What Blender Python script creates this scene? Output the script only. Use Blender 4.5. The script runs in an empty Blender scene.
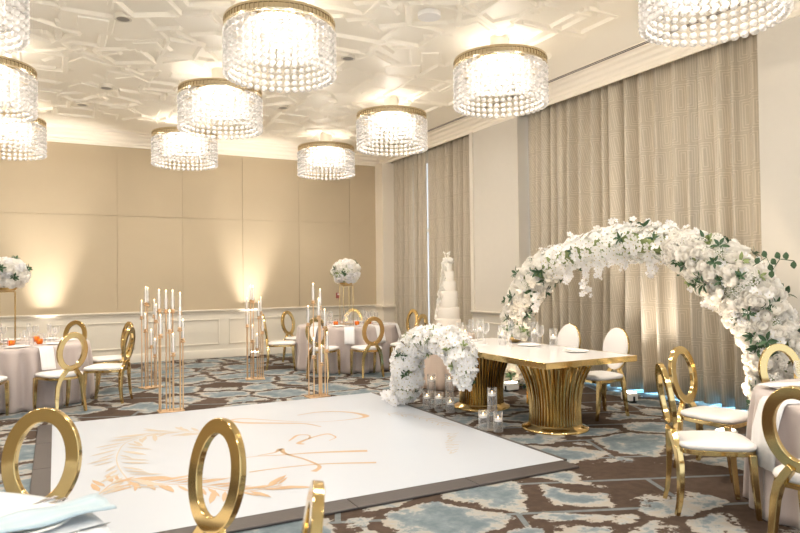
import bpy, bmesh, math, random
from mathutils import Vector, Matrix, Euler
random.seed(7)
PI = math.pi
S = bpy.context.scene
COL = bpy.context.collection

# ------------------------------------------------------------------ materials
def nodes_of(m):
    m.use_nodes = True
    return m.node_tree.nodes, m.node_tree.links
def srgb(h):
    h = h.lstrip('#'); v = [int(h[i:i+2], 16) / 255 for i in (0, 2, 4)]
    return tuple((c / 12.92 if c <= .04045 else ((c + .055) / 1.055) ** 2.4) for c in v) + (1,)
def mat(name, col, rough=.5, metal=0, bump=0, bscale=60, var=0, vscale=8, coat=0, sheen=0, spec=.5, trans=0, ior=1.45):
    m = bpy.data.materials.new(name); n, l = nodes_of(m); b = n['Principled BSDF']
    c = srgb(col) if isinstance(col, str) else col
    b.inputs['Base Color'].default_value = c
    b.inputs['Roughness'].default_value = rough; b.inputs['Metallic'].default_value = metal
    b.inputs['Specular IOR Level'].default_value = spec
    b.inputs['Coat Weight'].default_value = coat; b.inputs['Sheen Weight'].default_value = sheen
    b.inputs['Transmission Weight'].default_value = trans; b.inputs['IOR'].default_value = ior
    tc = n.new('ShaderNodeTexCoord')
    if var:
        t = n.new('ShaderNodeTexNoise'); t.inputs['Scale'].default_value = vscale; t.inputs['Detail'].default_value = 4
        l.new(tc.outputs['Object'], t.inputs['Vector'])
        mx = n.new('ShaderNodeMix'); mx.data_type = 'RGBA'
        mx.inputs[6].default_value = tuple(min(1, x * (1 + var)) for x in c[:3]) + (1,)
        mx.inputs[7].default_value = tuple(x * (1 - var) for x in c[:3]) + (1,)
        l.new(t.outputs['Fac'], mx.inputs[0]); l.new(mx.outputs[2], b.inputs['Base Color'])
    if bump:
        t = n.new('ShaderNodeTexNoise'); t.inputs['Scale'].default_value = bscale; t.inputs['Detail'].default_value = 3
        l.new(tc.outputs['Object'], t.inputs['Vector'])
        bp = n.new('ShaderNodeBump'); bp.inputs['Strength'].default_value = bump; bp.inputs['Distance'].default_value = .01
        l.new(t.outputs['Fac'], bp.inputs['Height']); l.new(bp.outputs['Normal'], b.inputs['Normal'])
    return m
def emit(name, col, st):
    m = bpy.data.materials.new(name); n, l = nodes_of(m); b = n['Principled BSDF']
    b.inputs['Base Color'].default_value = srgb(col); b.inputs['Emission Color'].default_value = srgb(col)
    b.inputs['Emission Strength'].default_value = st
    return m
def glassy(name, clear, col='#ffffff', rough=.05, diff='#ffffff', tl=.5):
    """thin crystal: part see-through, part milky, with a glossy fresnel skin"""
    m = bpy.data.materials.new(name); n, l = nodes_of(m)
    n.remove(n['Principled BSDF']); out = n['Material Output']
    tr = n.new('ShaderNodeBsdfTransparent'); tr.inputs[0].default_value = srgb(col)
    df = n.new('ShaderNodeBsdfDiffuse'); df.inputs[0].default_value = srgb(diff)
    tlu = n.new('ShaderNodeBsdfTranslucent'); tlu.inputs[0].default_value = srgb(diff)
    gl = n.new('ShaderNodeBsdfGlossy'); gl.inputs['Roughness'].default_value = rough
    m1 = n.new('ShaderNodeMixShader'); m1.inputs[0].default_value = tl
    l.new(df.outputs[0], m1.inputs[1]); l.new(tlu.outputs[0], m1.inputs[2])
    m2 = n.new('ShaderNodeMixShader')
    lw = n.new('ShaderNodeLayerWeight'); lw.inputs['Blend'].default_value = .35
    mp = n.new('ShaderNodeMapRange'); mp.inputs['To Min'].default_value = clear; mp.inputs['To Max'].default_value = max(0, clear - .45)
    l.new(lw.outputs['Facing'], mp.inputs['Value']); l.new(mp.outputs[0], m2.inputs[0])
    l.new(m1.outputs[0], m2.inputs[1]); l.new(tr.outputs[0], m2.inputs[2])
    lf = n.new('ShaderNodeLayerWeight'); lf.inputs['Blend'].default_value = .12
    fr = n.new('ShaderNodeMath'); fr.operation = 'MULTIPLY_ADD'; l.new(lf.outputs['Facing'], fr.inputs[0]); fr.inputs[1].default_value = .45; fr.inputs[2].default_value = .03
    m3 = n.new('ShaderNodeMixShader')
    l.new(fr.outputs[0], m3.inputs[0]); l.new(m2.outputs[0], m3.inputs[1]); l.new(gl.outputs[0], m3.inputs[2])
    l.new(m3.outputs[0], out.inputs[0])
    return m

M = {}
M['gold'] = mat('polished_gold', '#dabf86', .12, 1, bump=.05, bscale=9)
M['goldd'] = mat('brushed_gold', '#d6b478', .28, 1, bump=.08, bscale=30)
M['rosegold'] = mat('rose_gold', '#ecc9a0', .3, .85, bump=.03)
M['ringgold'] = mat('champagne_metal', '#d2c3a6', .25, 1, bump=.1, bscale=14)
M['seat'] = mat('white_leatherette', '#f3eeea', .38, bump=.12, bscale=40)
M['wall'] = mat('beige_wallcovering', '#bfaf94', .75, bump=.25, bscale=160, var=.03, vscale=3)
M['wallr'] = mat('pale_wallcovering', '#d3cdc2', .6, bump=.1, bscale=160, var=.02)
M['paint'] = mat('ivory_paint', '#dfd8ca', .4, bump=.02, bscale=30)
M['ceil'] = mat('cream_plaster', '#f8f1e2', .42, bump=.03, bscale=8)
M['white'] = mat('white_gloss_acrylic', '#f2efee', .16, bump=.02, bscale=2)
M['whitem'] = mat('white_matte', '#f1eeea', .6, bump=.05)
M['vinyl'] = mat('white_vinyl', '#c2c8d1', .3, bump=.02, bscale=3, var=.01)
M['dark'] = mat('charcoal_edge_strip', '#4a4442', .45, bump=.1, bscale=50, var=.08)
M['slot'] = mat('dark_slot', '#4b4146', .6, bump=.05)
M['grey'] = mat('grey_metal', '#a9a49e', .35, .7, bump=.05)
M['decal'] = mat('gold_vinyl_print', '#c3a381', .35, bump=.02, var=.08, vscale=3)
M['decal2'] = mat('pale_gold_vinyl_print', '#c4b8a8', .4, bump=.02)
M['cloth'] = mat('mauve_satin', '#c4b6b0', .45, bump=.06, bscale=90, sheen=.4, var=.02)
M['clothw'] = mat('white_satin', '#d3d9df', .5, bump=.06, bscale=70, sheen=.3)
M['clothn'] = mat('white_linen', '#efeeee', .5, bump=.06, bscale=70, sheen=.3)
M['clothb'] = mat('pale_blue_satin', '#afc4ce', .42, bump=.05, bscale=60, sheen=.4)
M['clothp'] = mat('blush_satin', '#d3bfb0', .5, bump=.06, bscale=60, sheen=.3)
M['cake'] = mat('white_icing', '#f0e8dc', .5, bump=.05, bscale=20)
M['wax'] = mat('white_wax', '#f7f4f2', .4, bump=.02)
M['flame'] = emit('candle_flame', '#ffd9a0', 6)
M['bulb'] = emit('warm_bulb', '#fff0dc', 10)
M['amber'] = glassy('amber_glass', .45, '#ffc070', diff='#e89a35')
M['glass'] = glassy('clear_glass', .96, diff='#ffffff')
M['crystal'] = glassy('crystal_bead', .52, diff='#c0bdb9', rough=.1, tl=.45)
M['frost'] = glassy('added_frosted_disc', .5, diff='#d9d5cf')
M['acryl'] = glassy('clear_acrylic', .8, diff='#f7e9da')
M['heart'] = mat('yellow_green_heart', '#cdb968', .6, bump=.1)
M['leaf'] = mat('dark_green_leaf', '#3d5a3c', .45, bump=.1, var=.25, vscale=20)
M['leafl'] = mat('olive_leaf', '#8c9a63', .5, bump=.1, var=.2, vscale=20)
M['stem'] = mat('brown_stem', '#6d5a45', .7, bump=.1)
M['silver'] = mat('polished_steel', '#b9b6b6', .15, 1, bump=.03)
M['red'] = mat('red_plastic', '#9a4a48', .4, bump=.02)
M['black'] = mat('black_plastic', '#222224', .5, bump=.05)
M['steelc'] = mat('light_can_inside', '#9a9896', .3, .8, bump=.1)

def petals(name, col):
    m = mat(name, col, .6); n, l = nodes_of(m); b = n['Principled BSDF']
    t = n.new('ShaderNodeBsdfTranslucent'); t.inputs[0].default_value = srgb(col); x = n.new('ShaderNodeMixShader'); x.inputs[0].default_value = .35
    l.new(b.outputs[0], x.inputs[1]); l.new(t.outputs[0], x.inputs[2]); l.new(x.outputs[0], n['Material Output'].inputs[0]); return m
M['petal'] = petals('ivory_petals', '#fdfaf4'); M['petalw'] = petals('white_petals', '#fcfbfb')

def carpet():
    m = bpy.data.materials.new('patterned_carpet'); n, l = nodes_of(m); b = n['Principled BSDF']
    b.inputs['Roughness'].default_value = .95; b.inputs['Specular IOR Level'].default_value = .15
    tc = n.new('ShaderNodeTexCoord')
    mp = n.new('ShaderNodeMapping'); mp.inputs['Rotation'].default_value = (0, 0, math.radians(-8)); mp.inputs['Scale'].default_value = (1.0, 1.05, 1)
    l.new(tc.outputs['Object'], mp.inputs['Vector'])
    nz = n.new('ShaderNodeTexNoise'); nz.inputs['Scale'].default_value = 3.0; nz.inputs['Detail'].default_value = 7; nz.inputs['Roughness'].default_value = .72
    l.new(mp.outputs[0], nz.inputs['Vector'])
    sb = n.new('ShaderNodeVectorMath'); sb.operation = 'SUBTRACT'; sb.inputs[1].default_value = (.5, .5, .5)
    l.new(nz.outputs['Color'], sb.inputs[0])
    sc = n.new('ShaderNodeVectorMath'); sc.operation = 'SCALE'; sc.inputs['Scale'].default_value = .36
    l.new(sb.outputs[0], sc.inputs[0])
    ad = n.new('ShaderNodeVectorMath'); l.new(mp.outputs[0], ad.inputs[0]); l.new(sc.outputs[0], ad.inputs[1])
    vo = n.new('ShaderNodeTexVoronoi'); vo.feature = 'DISTANCE_TO_EDGE'; vo.inputs['Scale'].default_value = 1.5; vo.inputs['Randomness'].default_value = .75
    vc = n.new('ShaderNodeTexVoronoi'); vc.feature = 'F1'; vc.inputs['Scale'].default_value = 1.5; vc.inputs['Randomness'].default_value = .75
    l.new(ad.outputs[0], vo.inputs['Vector']); l.new(ad.outputs[0], vc.inputs['Vector'])
    sp = n.new('ShaderNodeSeparateColor'); l.new(vc.outputs['Color'], sp.inputs[0])
    # light pad where far from the cell edge; threshold differs from cell to cell
    th = n.new('ShaderNodeMapRange'); th.inputs['From Min'].default_value = .76; th.inputs['From Max'].default_value = .95
    th.inputs['To Min'].default_value = .06; th.inputs['To Max'].default_value = .5
    l.new(sp.outputs[0], th.inputs['Value'])
    d = n.new('ShaderNodeMath'); d.operation = 'SUBTRACT'; l.new(vo.outputs['Distance'], d.inputs[0]); l.new(th.outputs[0], d.inputs[1])
    pad = n.new('ShaderNodeMapRange'); pad.inputs['From Min'].default_value = -.006; pad.inputs['From Max'].default_value = .006
    l.new(d.outputs[0], pad.inputs['Value'])
    # inside of pads: cream rim, teal grey heart
    n2 = n.new('ShaderNodeTexNoise'); n2.inputs['Scale'].default_value = 5; n2.inputs['Detail'].default_value = 8; n2.inputs['Roughness'].default_value = .7
    l.new(mp.outputs[0], n2.inputs['Vector'])
    rim = n.new('ShaderNodeMapRange'); rim.inputs['From Min'].default_value = .0; rim.inputs['From Max'].default_value = .16
    l.new(d.outputs[0], rim.inputs['Value'])
    mu = n.new('ShaderNodeMath'); mu.operation = 'MULTIPLY_ADD'; l.new(rim.outputs[0], mu.inputs[0]); mu.inputs[1].default_value = .22; l.new(n2.outputs['Fac'], mu.inputs[2])
    rp = n.new('ShaderNodeValToRGB'); e = rp.color_ramp.elements
    e[0].position = .47; e[0].color = srgb('#a59d92'); e[1].position = .80; e[1].color = srgb('#69757b')
    x = e.new(.575); x.color = srgb('#a3a29d')
    x = e.new(.64); x.color = srgb('#7d878b')
    l.new(mu.outputs[0], rp.inputs[0])
    # brown ground crossed by straight grey-teal stripes
    br = n.new('ShaderNodeTexBrick'); br.inputs['Scale'].default_value = 1; br.inputs['Mortar Size'].default_value = .02
    br.inputs['Brick Width'].default_value = 2.4; br.inputs['Row Height'].default_value = .62; br.inputs['Mortar Smooth'].default_value = .0
    br.inputs['Color1'].default_value = srgb('#4c3e34'); br.inputs['Color2'].default_value = srgb('#57483e'); br.inputs['Mortar'].default_value = srgb('#74797a')
    mp2 = n.new('ShaderNodeMapping'); mp2.inputs['Rotation'].default_value = (0, 0, math.radians(22)); l.new(tc.outputs['Object'], mp2.inputs['Vector'])
    l.new(mp2.outputs[0], br.inputs['Vector'])
    n3 = n.new('ShaderNodeTexNoise'); n3.inputs['Scale'].default_value = 14; n3.inputs['Detail'].default_value = 6; l.new(tc.outputs['Object'], n3.inputs['Vector'])
    mot = n.new('ShaderNodeMix'); mot.data_type = 'RGBA'; mot.blend_type = 'MULTIPLY'; mot.inputs[0].default_value = .55
    r3 = n.new('ShaderNodeMapRange'); r3.inputs['From Min'].default_value = .3; r3.inputs['From Max'].default_value = .7; r3.inputs['To Min'].default_value = .6; r3.inputs['To Max'].default_value = 1.15
    l.new(n3.outputs['Fac'], r3.inputs['Value']); l.new(br.outputs['Color'], mot.inputs[6]); l.new(r3.outputs[0], mot.inputs[7])
    fin = n.new('ShaderNodeMix'); fin.data_type = 'RGBA'
    l.new(pad.outputs[0], fin.inputs[0]); l.new(mot.outputs[2], fin.inputs[6]); l.new(rp.outputs[0], fin.inputs[7])
    l.new(fin.outputs[2], b.inputs['Base Color'])
    fb = n.new('ShaderNodeTexNoise'); fb.inputs['Scale'].default_value = 300; l.new(tc.outputs['Object'], fb.inputs['Vector'])
    bp = n.new('ShaderNodeBump'); bp.inputs['Strength'].default_value = .4; bp.inputs['Distance'].default_value = .005
    l.new(fb.outputs['Fac'], bp.inputs['Height']); l.new(bp.outputs[0], b.inputs['Normal'])
    return m
M['carpet'] = carpet()

def curtain_mat():
    """greige drape with a woven key pattern of nested rectangles (uses the UV = cloth width, height in metres)"""
    m = bpy.data.materials.new('key_pattern_drape'); n, l = nodes_of(m); b = n['Principled BSDF']
    uv = n.new('ShaderNodeUVMap')
    sx = n.new('ShaderNodeSeparateXYZ'); l.new(uv.outputs[0], sx.inputs[0])
    def mth(op, a, c=None, d=None):
        q = n.new('ShaderNodeMath'); q.operation = op
        for i, v in enumerate((a, c, d)):
            if v is None: continue
            if isinstance(v, (int, float)): q.inputs[i].default_value = v
            else: l.new(v, q.inputs[i])
        return q.outputs[0]
    u = mth('DIVIDE', sx.outputs[0], .22); v = mth('DIVIDE', sx.outputs[1], .40)
    row = mth('FLOOR', v); off = mth('MULTIPLY', mth('MODULO', row, 2), .5)
    fu = mth('FRACT', mth('ADD', u, off)); fv = mth('FRACT', v)
    au = mth('ABSOLUTE', mth('SUBTRACT', fu, .5)); av = mth('ABSOLUTE', mth('SUBTRACT', fv, .5))
    ch = mth('MAXIMUM', mth('MULTIPLY', au, .22), mth('SUBTRACT', mth('MULTIPLY', av, .40), .09))
    st = mth('GREATER_THAN', mth('FRACT', mth('MULTIPLY', ch, 1 / .03)), .62)
    mx = n.new('ShaderNodeMix'); mx.data_type = 'RGBA'
    mx.inputs[6].default_value = srgb('#b9ae9a'); mx.inputs[7].default_value = srgb('#cbc0ae')
    l.new(st, mx.inputs[0]); l.new(mx.outputs[2], b.inputs['Base Color'])
    rg = mth('MULTIPLY_ADD', st, -.2, .6); l.new(rg, b.inputs['Roughness'])
    b.inputs['Sheen Weight'].default_value = .3
    return m
M['curtain'] = curtain_mat()

def crown_mat():
    return mat('crown_paint', '#efe6d6', .35, bump=.02)
M['crown'] = crown_mat()

# ------------------------------------------------------------------ mesh helpers
class MB:
    def __init__(s): s.b = bmesh.new()
    def box(s, a, b, rot=None, at=None):
        vs = [s.b.verts.new((x, y, z)) for x in (a[0], b[0]) for y in (a[1], b[1]) for z in (a[2], b[2])]
        for f in ((0, 1, 3, 2), (4, 6, 7, 5), (0, 4, 5, 1), (2, 3, 7, 6), (0, 2, 6, 4), (1, 5, 7, 3)):
            s.b.faces.new([vs[i] for i in f])
        if rot is not None:
            for v in vs: v.co = rot @ v.co
        if at is not None:
            for v in vs: v.co += Vector(at)
        return s
    def loft(s, rings, closed=True, cap=True):
        R_ = [[s.b.verts.new(p) for p in r] for r in rings]
        n = len(R_[0])
        for i in range(len(R_) - 1):
            for k in range(n if closed else n - 1):
                s.b.faces.new((R_[i][k], R_[i][(k + 1) % n], R_[i + 1][(k + 1) % n], R_[i + 1][k]))
        if cap and closed:
            s.b.faces.new(R_[0][::-1]); s.b.faces.new(R_[-1])
        return s
    def lathe(s, prof, n=16, at=(0, 0, 0), cap=True, sx=1, sy=1):
        rings = [[(at[0] + r * sx * math.cos(2 * PI * k / n), at[1] + r * sy * math.sin(2 * PI * k / n), at[2] + z) for k in range(n)] for r, z in prof]
        return s.loft(rings, True, cap)
    def tube(s, pts, rad, n=8, cap=True, flat=None):
        """sweep; rad a number or list; flat=(a,b) for a rectangular section"""
        P = [Vector(p) for p in pts]; rings = []
        up = Vector((0, 0, 1)); prev = None
        for i, p in enumerate(P):
            t = (P[min(i + 1, len(P) - 1)] - P[max(i - 1, 0)]).normalized()
            if prev is None:
                a = up if abs(t.z) < .9 else Vector((1, 0, 0))
                x = t.cross(a).normalized()
            else:
                x = (prev - t * prev.dot(t)).normalized()
            prev = x; y = t.cross(x)
            r = rad[i] if isinstance(rad, (list, tuple)) else rad
            if flat:
                a_, b_ = flat; rings.append([p + x * (cx * a_ * r) + y * (cy * b_ * r) for cx, cy in ((-1, -1), (1, -1), (1, 1), (-1, 1))])
            else:
                rings.append([p + (x * math.cos(2 * PI * k / n) + y * math.sin(2 * PI * k / n)) * r for k in range(n)])
        return s.loft(rings, True, cap)
    def sphere(s, c, r, u=10, v=6, sc=(1, 1, 1)):
        pr = []
        for j in range(v + 1):
            t = PI * j / v; pr.append((max(1e-4, math.sin(t)) * r, -math.cos(t) * r * sc[2]))
        return s.lathe(pr, u, c, True, sc[0], sc[1])
    def quad(s, *p): s.b.faces.new([s.b.verts.new(q) for q in p]); return s
    def build(s, name, m, parent=None, smooth=True, bevel=0, label=None, auto=40):
        bmesh.ops.recalc_face_normals(s.b, faces=s.b.faces)
        me = bpy.data.meshes.new(name); s.b.to_mesh(me); s.b.free()
        ms = m if isinstance(m, (list, tuple)) else [m]
        for q in ms: me.materials.append(q)
        if smooth:
            me.polygons.foreach_set('use_smooth', [True] * len(me.polygons))
            me.set_sharp_from_angle(angle=math.radians(auto))
        o = bpy.data.objects.new(name, me); COL.objects.link(o)
        if parent is not None: o.parent = parent
        if bevel:
            bv = o.modifiers.new('bevel', 'BEVEL'); bv.width = bevel; bv.segments = 2; bv.limit_method = 'ANGLE'
        if label: o['label'] = label
        return o
def thing(name, label, cat, loc=(0, 0, 0), rz=0, group=None):
    o = bpy.data.objects.new(name, None); COL.objects.link(o); o.empty_display_size = .1
    o.location = loc; o.rotation_euler = (0, 0, rz); tag(o, label, cat, group); return o
def tag(o, label, cat, group=None):
    o['label'] = label; o['category'] = cat
    if group: o['group'] = group
    elif 'group' in o.keys(): del o['group']
    return o
def struct(o): o['kind'] = 'structure'; return o
KIDS = {}
def link_copy(o, parent=None):
    c = o.copy(); COL.objects.link(c)
    if parent is not None: c.parent = parent
    for ch in o.children: link_copy(ch, c)
    return c
def dup(o, loc, rz, label, cat=None, group=None):
    c = link_copy(o); c.location = loc; c.rotation_euler = (0, 0, rz)
    tag(c, label, cat or o['category'], group or o.get('group')); return c
def child(name, me, parent, loc=(0, 0, 0), rot=None, sc=1):
    o = bpy.data.objects.new(name, me); COL.objects.link(o); o.parent = parent
    o.location = loc
    if rot is not None: o.rotation_euler = rot
    o.scale = (sc, sc, sc) if isinstance(sc, (int, float)) else sc
    return o
def mesh_only(o):
    me = o.data; bpy.data.objects.remove(o); return me

# ------------------------------------------------------------------ dimensions of the room
XR, YB, ZC = 6.74, 13.84, 4.45           # right wall plane, back wall plane, ceiling
XL, YN = -7.0, -3.0
RAIL = .965

# floor
f = MB(); f.box((XL, YN, -.1), (XR + .9, YB + .3, 0)); struct(f.build('floor', M['carpet'], smooth=False))

# back wall: padded fabric panels with fine joints over a painted dado
def back_wall():
    m = MB(); m.box((XL, YB + .012, 0), (XR + .9, YB + .2, ZC + .2))
    xs = [XL, -4.2, -2.35, -1.2, -.18, 1.06, 2.28, 3.5, 4.74, 5.95, XR]
    zs = [RAIL, 2.86, 4.3]
    for i in range(len(xs) - 1):
        for j in range(2):
            m.box((xs[i] + .004, YB, zs[j] + .004), (xs[i + 1] - .004, YB + .013, zs[j + 1] - .004))
    struct(m.build('wall_back', M['wall'], smooth=False))
    # painted dado face
    m = MB(); m.box((XL, YB - .004, 0), (XR, YB + .013, RAIL)); struct(m.build('wall_dado', M['paint'], smooth=False))
back_wall()

def moulding(name, p0, p1, prof, out, m, mirror=False):
    """sweep a (outward, height) profile along a horizontal straight run"""
    mb = MB(); p0 = Vector(p0); p1 = Vector(p1); out = Vector(out)
    rings = [[p + out * a + Vector((0, 0, z)) for a, z in prof] for p in (p0, p1)]
    mb.loft(rings, True, True)
    return struct(mb.build(name, m, auto=25))
railprof = [(0, -.06), (.012, -.06), (.016, -.03), (.03, -.02), (.052, 0), (.055, .018), (.045, .026), (0, .026)]
baseprof = [(0, 0), (.022, 0), (.022, .13), (.014, .15), (.008, .17), (0, .17)]
crownprof = [(0, -.24), (.03, -.24), (.04, -.2), (.06, -.19), (.07, -.15), (.12, -.12), (.15, -.07), (.21, -.05), (.23, -.02), (.4, -.02), (.42, 0), (0, 0)]
moulding('trim_1', (XL, YB - .004, RAIL), (XR, YB - .004, RAIL), railprof, (0, -1, 0), M['paint'])
moulding('baseboard_back', (XL, YB - .004, 0), (XR, YB - .004, 0), baseprof, (0, -1, 0), M['paint'])
moulding('trim_2', (XL, YB - .001, ZC), (XR, YB - .001, ZC), [(a, z) for a, z in crownprof], (0, -1, 0), M['crown'])
# dado frames on the back wall
def frame_on_back(x0, x1, z0, z1, i):
    m = MB(); y = YB - .006; w = .028
    for a, b in (((x0, z0), (x1, z0 + w)), ((x0, z1 - w), (x1, z1)), ((x0, z0), (x0 + w, z1)), ((x1 - w, z0), (x1, z1))):
        m.box((a[0], y - .016, a[1]), (b[0], y + .003, b[1]))
    struct(m.build('trim_%d' % i, M['paint'], smooth=False, bevel=.006))
k = 10
for x0 in (-3.4, -1.75, -.1, 1.55, 3.2, 4.85):
    frame_on_back(x0, x0 + 1.45, .27, .80, k); k += 1

# right wall: piers, recesses with windows and drapes, bulkhead
def pier(name, y0, y1):
    m = MB(); m.box((XR, y0, 0), (XR + .5, y1, ZC)); o = struct(m.build(name, M['wallr'], smooth=False))
    return o
pier('wall_right', YN, 4.48); pier('wall_pier', 8.67, 10.06); pier('wall_corner', 13.66, YB + .02)
m = MB(); m.box((6.60, 13.45, 0), (XR + .3, YB - .005, 4.23)); m.box((6.56, 13.41, 0), (XR + .3, YB - .006, .30))
m.box((6.55, 13.39, .94), (XR + .3, YB - .006, .99)); m.box((6.57, 13.42, .90), (XR + .3, YB - .006, .94))
struct(m.build('trim_3', M['crown'], smooth=False, bevel=.006))
# raised flat edge boards on the middle pier
m = MB()
m.box((XR - .03, 9.96, .99), (XR + .01, 10.06, 4.235))
struct(m.build('trim_4', M['paint'], smooth=False, bevel=.006))
for y0, y1, i in ((8.67, 10.06, 5), (YN, 4.48, 6)):
    moulding('trim_%d' % i, (XR, y1, RAIL), (XR, y0, RAIL), railprof, (-1, 0, 0), M['paint'])
    moulding('baseboard_%s' % ('pier' if i == 5 else 'right'), (XR, y1, 0), (XR, y0, 0), baseprof, (-1, 0, 0), M['paint'])
m = MB()
for y0, y1 in ((8.85, 9.92), (2.9, 4.35), (1.3, 2.75)):
    w = .028
    for a, b in (((y0, .27), (y1, .27 + w)), ((y0, .8 - w), (y1, .8)), ((y0, .27), (y0 + w, .8)), ((y1 - w, .27), (y1, .8))):
        m.box((XR - .016, a[0], a[1]), (XR + .002, b[0], b[1]))
struct(m.build('trim_7', M['paint'], smooth=False, bevel=.006))
# bulkhead over the recesses with its crown
m = MB(); m.box((XR, YN, 4.235), (XR + .035, YB, ZC + .1)); struct(m.build('trim_8', M['crown'], smooth=False))
rc = [(0, -.225), (.018, -.225), (.022, -.17), (.05, -.155), (.065, -.12), (.11, -.1), (.14, -.06), (.2, -.045), (.22, -.02), (.28, -.015), (.285, 0), (0, 0)]
moulding('trim_9', (XR - .001, YB, ZC + .0), (XR - .001, YN, ZC + .0), rc, (-1, 0, 0), M['crown'])
# windows at the back of the two recesses (behind the drapes)
for i, (y0, y1) in enumerate(((4.48, 8.67), (10.06, 13.66))):
    m = MB(); X = XR + .46
    m.box((X, y0, 0), (X + .05, y1, .18)); m.box((X, y0, 4.1), (X + .05, y1, 4.4))
    nn = 4
    for q in range(nn + 1):
        yy = y0 + (y1 - y0) * q / nn; m.box((X, yy - .03, .1), (X + .05, yy + .03, 4.2))
    m.box((X, y0, 2.6), (X + .05, y1, 2.66))
    fr = struct(m.build('window_%d' % (i + 1), M['paint'], smooth=False))
    g = MB(); g.box((X + .02, y0 + .02, .15), (X + .026, y1 - .02, 4.15)); g.build('pane', M['glass'], fr, smooth=False)

# left wall (outside the picture, seen in reflections)
m = MB(); m.box((XL - .1, YN, 0), (XL, YB + .2, ZC + .1)); struct(m.build('wall_left', M['wall'], smooth=False))

# ceiling with strapwork relief
m = MB(); m.box((XL, YN, ZC), (XR + .9, YB + .3, ZC + .15)); struct(m.build('ceiling', M['ceil'], smooth=False))
rs = random.Random(21)
m = MB()
def plate(m, cx, cy, hw, hl, ang, z0, h, bev=.02):
    c, s_ = math.cos(ang), math.sin(ang)
    def P(x, y, z): return (cx + x * c - y * s_, cy + x * s_ + y * c, z)
    a = [P(-hw, -hl, z0), P(hw, -hl, z0), P(hw, hl, z0), P(-hw, hl, z0)]
    b = [P(-hw + bev, -hl + bev, z0 - h), P(hw - bev, -hl + bev, z0 - h), P(hw - bev, hl - bev, z0 - h), P(-hw + bev, hl - bev, z0 - h)]
    m.loft([a, b])
def inside(cx, cy, r=0): return XL < cx - r and cx + r < 6.1 and 1.5 < cy - r and cy + r < 13.1
for gx in range(-12, 12):
    for gy in range(2, 24):
        cx = gx * .56 + rs.uniform(-.1, .1) + .3; cy = gy * .56 + rs.uniform(-.1, .1)
        if not inside(cx, cy, .42): continue
        base = rs.choice((0, 0, 0, PI / 4, PI / 6, -PI / 6))
        t = rs.random(); hw = rs.uniform(.2, .36); hl = rs.uniform(.18, .36); c, s_ = math.cos(base), math.sin(base)
        if t < .4:
            w = rs.uniform(.035, .055); h = rs.uniform(.024, .04)       # open frame of straps
            for lx, ly, a_, b_ in ((0, -hl, hw, w), (0, hl, hw, w), (-hw, 0, w, hl), (hw, 0, w, hl)):
                plate(m, cx + lx * c - ly * s_, cy + lx * s_ + ly * c, a_, b_, base, ZC, h + rs.uniform(0, .008), .022)
        elif t < .85:
            h = rs.uniform(.018, .034)
            plate(m, cx, cy, hw, hl, base, ZC, h, .03)
            if rs.random() < .5: plate(m, cx + .05, cy - .04, hw * .6, hl * .6, base + rs.choice((0, PI / 4)), ZC, h + .016, .022)
        else:
            for q in range(3):
                plate(m, cx + (q - 1) * .2, cy + (q % 2) * .16 - .08, .17, .05, base + (PI / 5 if q % 2 else -PI / 5), ZC, .034, .022)
struct(m.build('trim_30', M['ceil'], smooth=False))
# two dark slot diffusers running along the window side
m = MB()
m.box((6.385, 2.0, ZC - .012), (6.40, 13.3, ZC + .01)); m.box((6.425, 2.0, ZC - .012), (6.44, 13.3, ZC + .01))
vent = m.build('slot_diffuser', M['slot'], smooth=False)
tag(vent, 'long dark double slot diffuser in the ceiling border along the curtain wall', 'air vent')
m = MB(); m.box((6.372, 2.0, ZC - .008), (6.452, 13.3, ZC + .012)); m.build('frame', M['crown'], vent, smooth=False)

# ------------------------------------------------------------------ recessed downlights
def downlight(x, y, label, r=.085, matt='steelc'):
    t = thing('recessed_downlight', label, 'ceiling light', (x, y, ZC), 0, 'recessed ceiling fittings')
    m = MB(); m.lathe([(r * .78, -.052), (r * 1.08, -.052), (r * 1.1, -.047), (r * 1.1, .0), (r * .78, .0)], 24, cap=False); m.build('trim_ring', M['paint'] if matt != 'speaker' else M['whitem'], t)
    m = MB(); m.lathe([(r * .79, -.05), (r * .6, -.03), (r * .5, -.005)], 24); m.build('lens', M['steelc'] if matt == 'steelc' else M['whitem'], t)
for x, y, lb in ((.645, 7.59, 'nearest recessed grey downlight to the left of the biggest chandelier'),
                 (.654, 10.42, 'recessed grey downlight above the farthest left chandelier'),
                 (.376, 11.57, 'faint recessed downlight nearest the crown on the left'),
                 (3.30, 10.39, 'recessed grey downlight between the left and right chandelier rows, farther one'),
                 (3.316, 7.71, 'recessed grey downlight between the left and right chandelier rows, nearer one')):
    downlight(x, y, lb)
downlight(3.58, 6.10, 'pale round flush ceiling speaker near the front chandeliers', .115, 'speaker')

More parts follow.
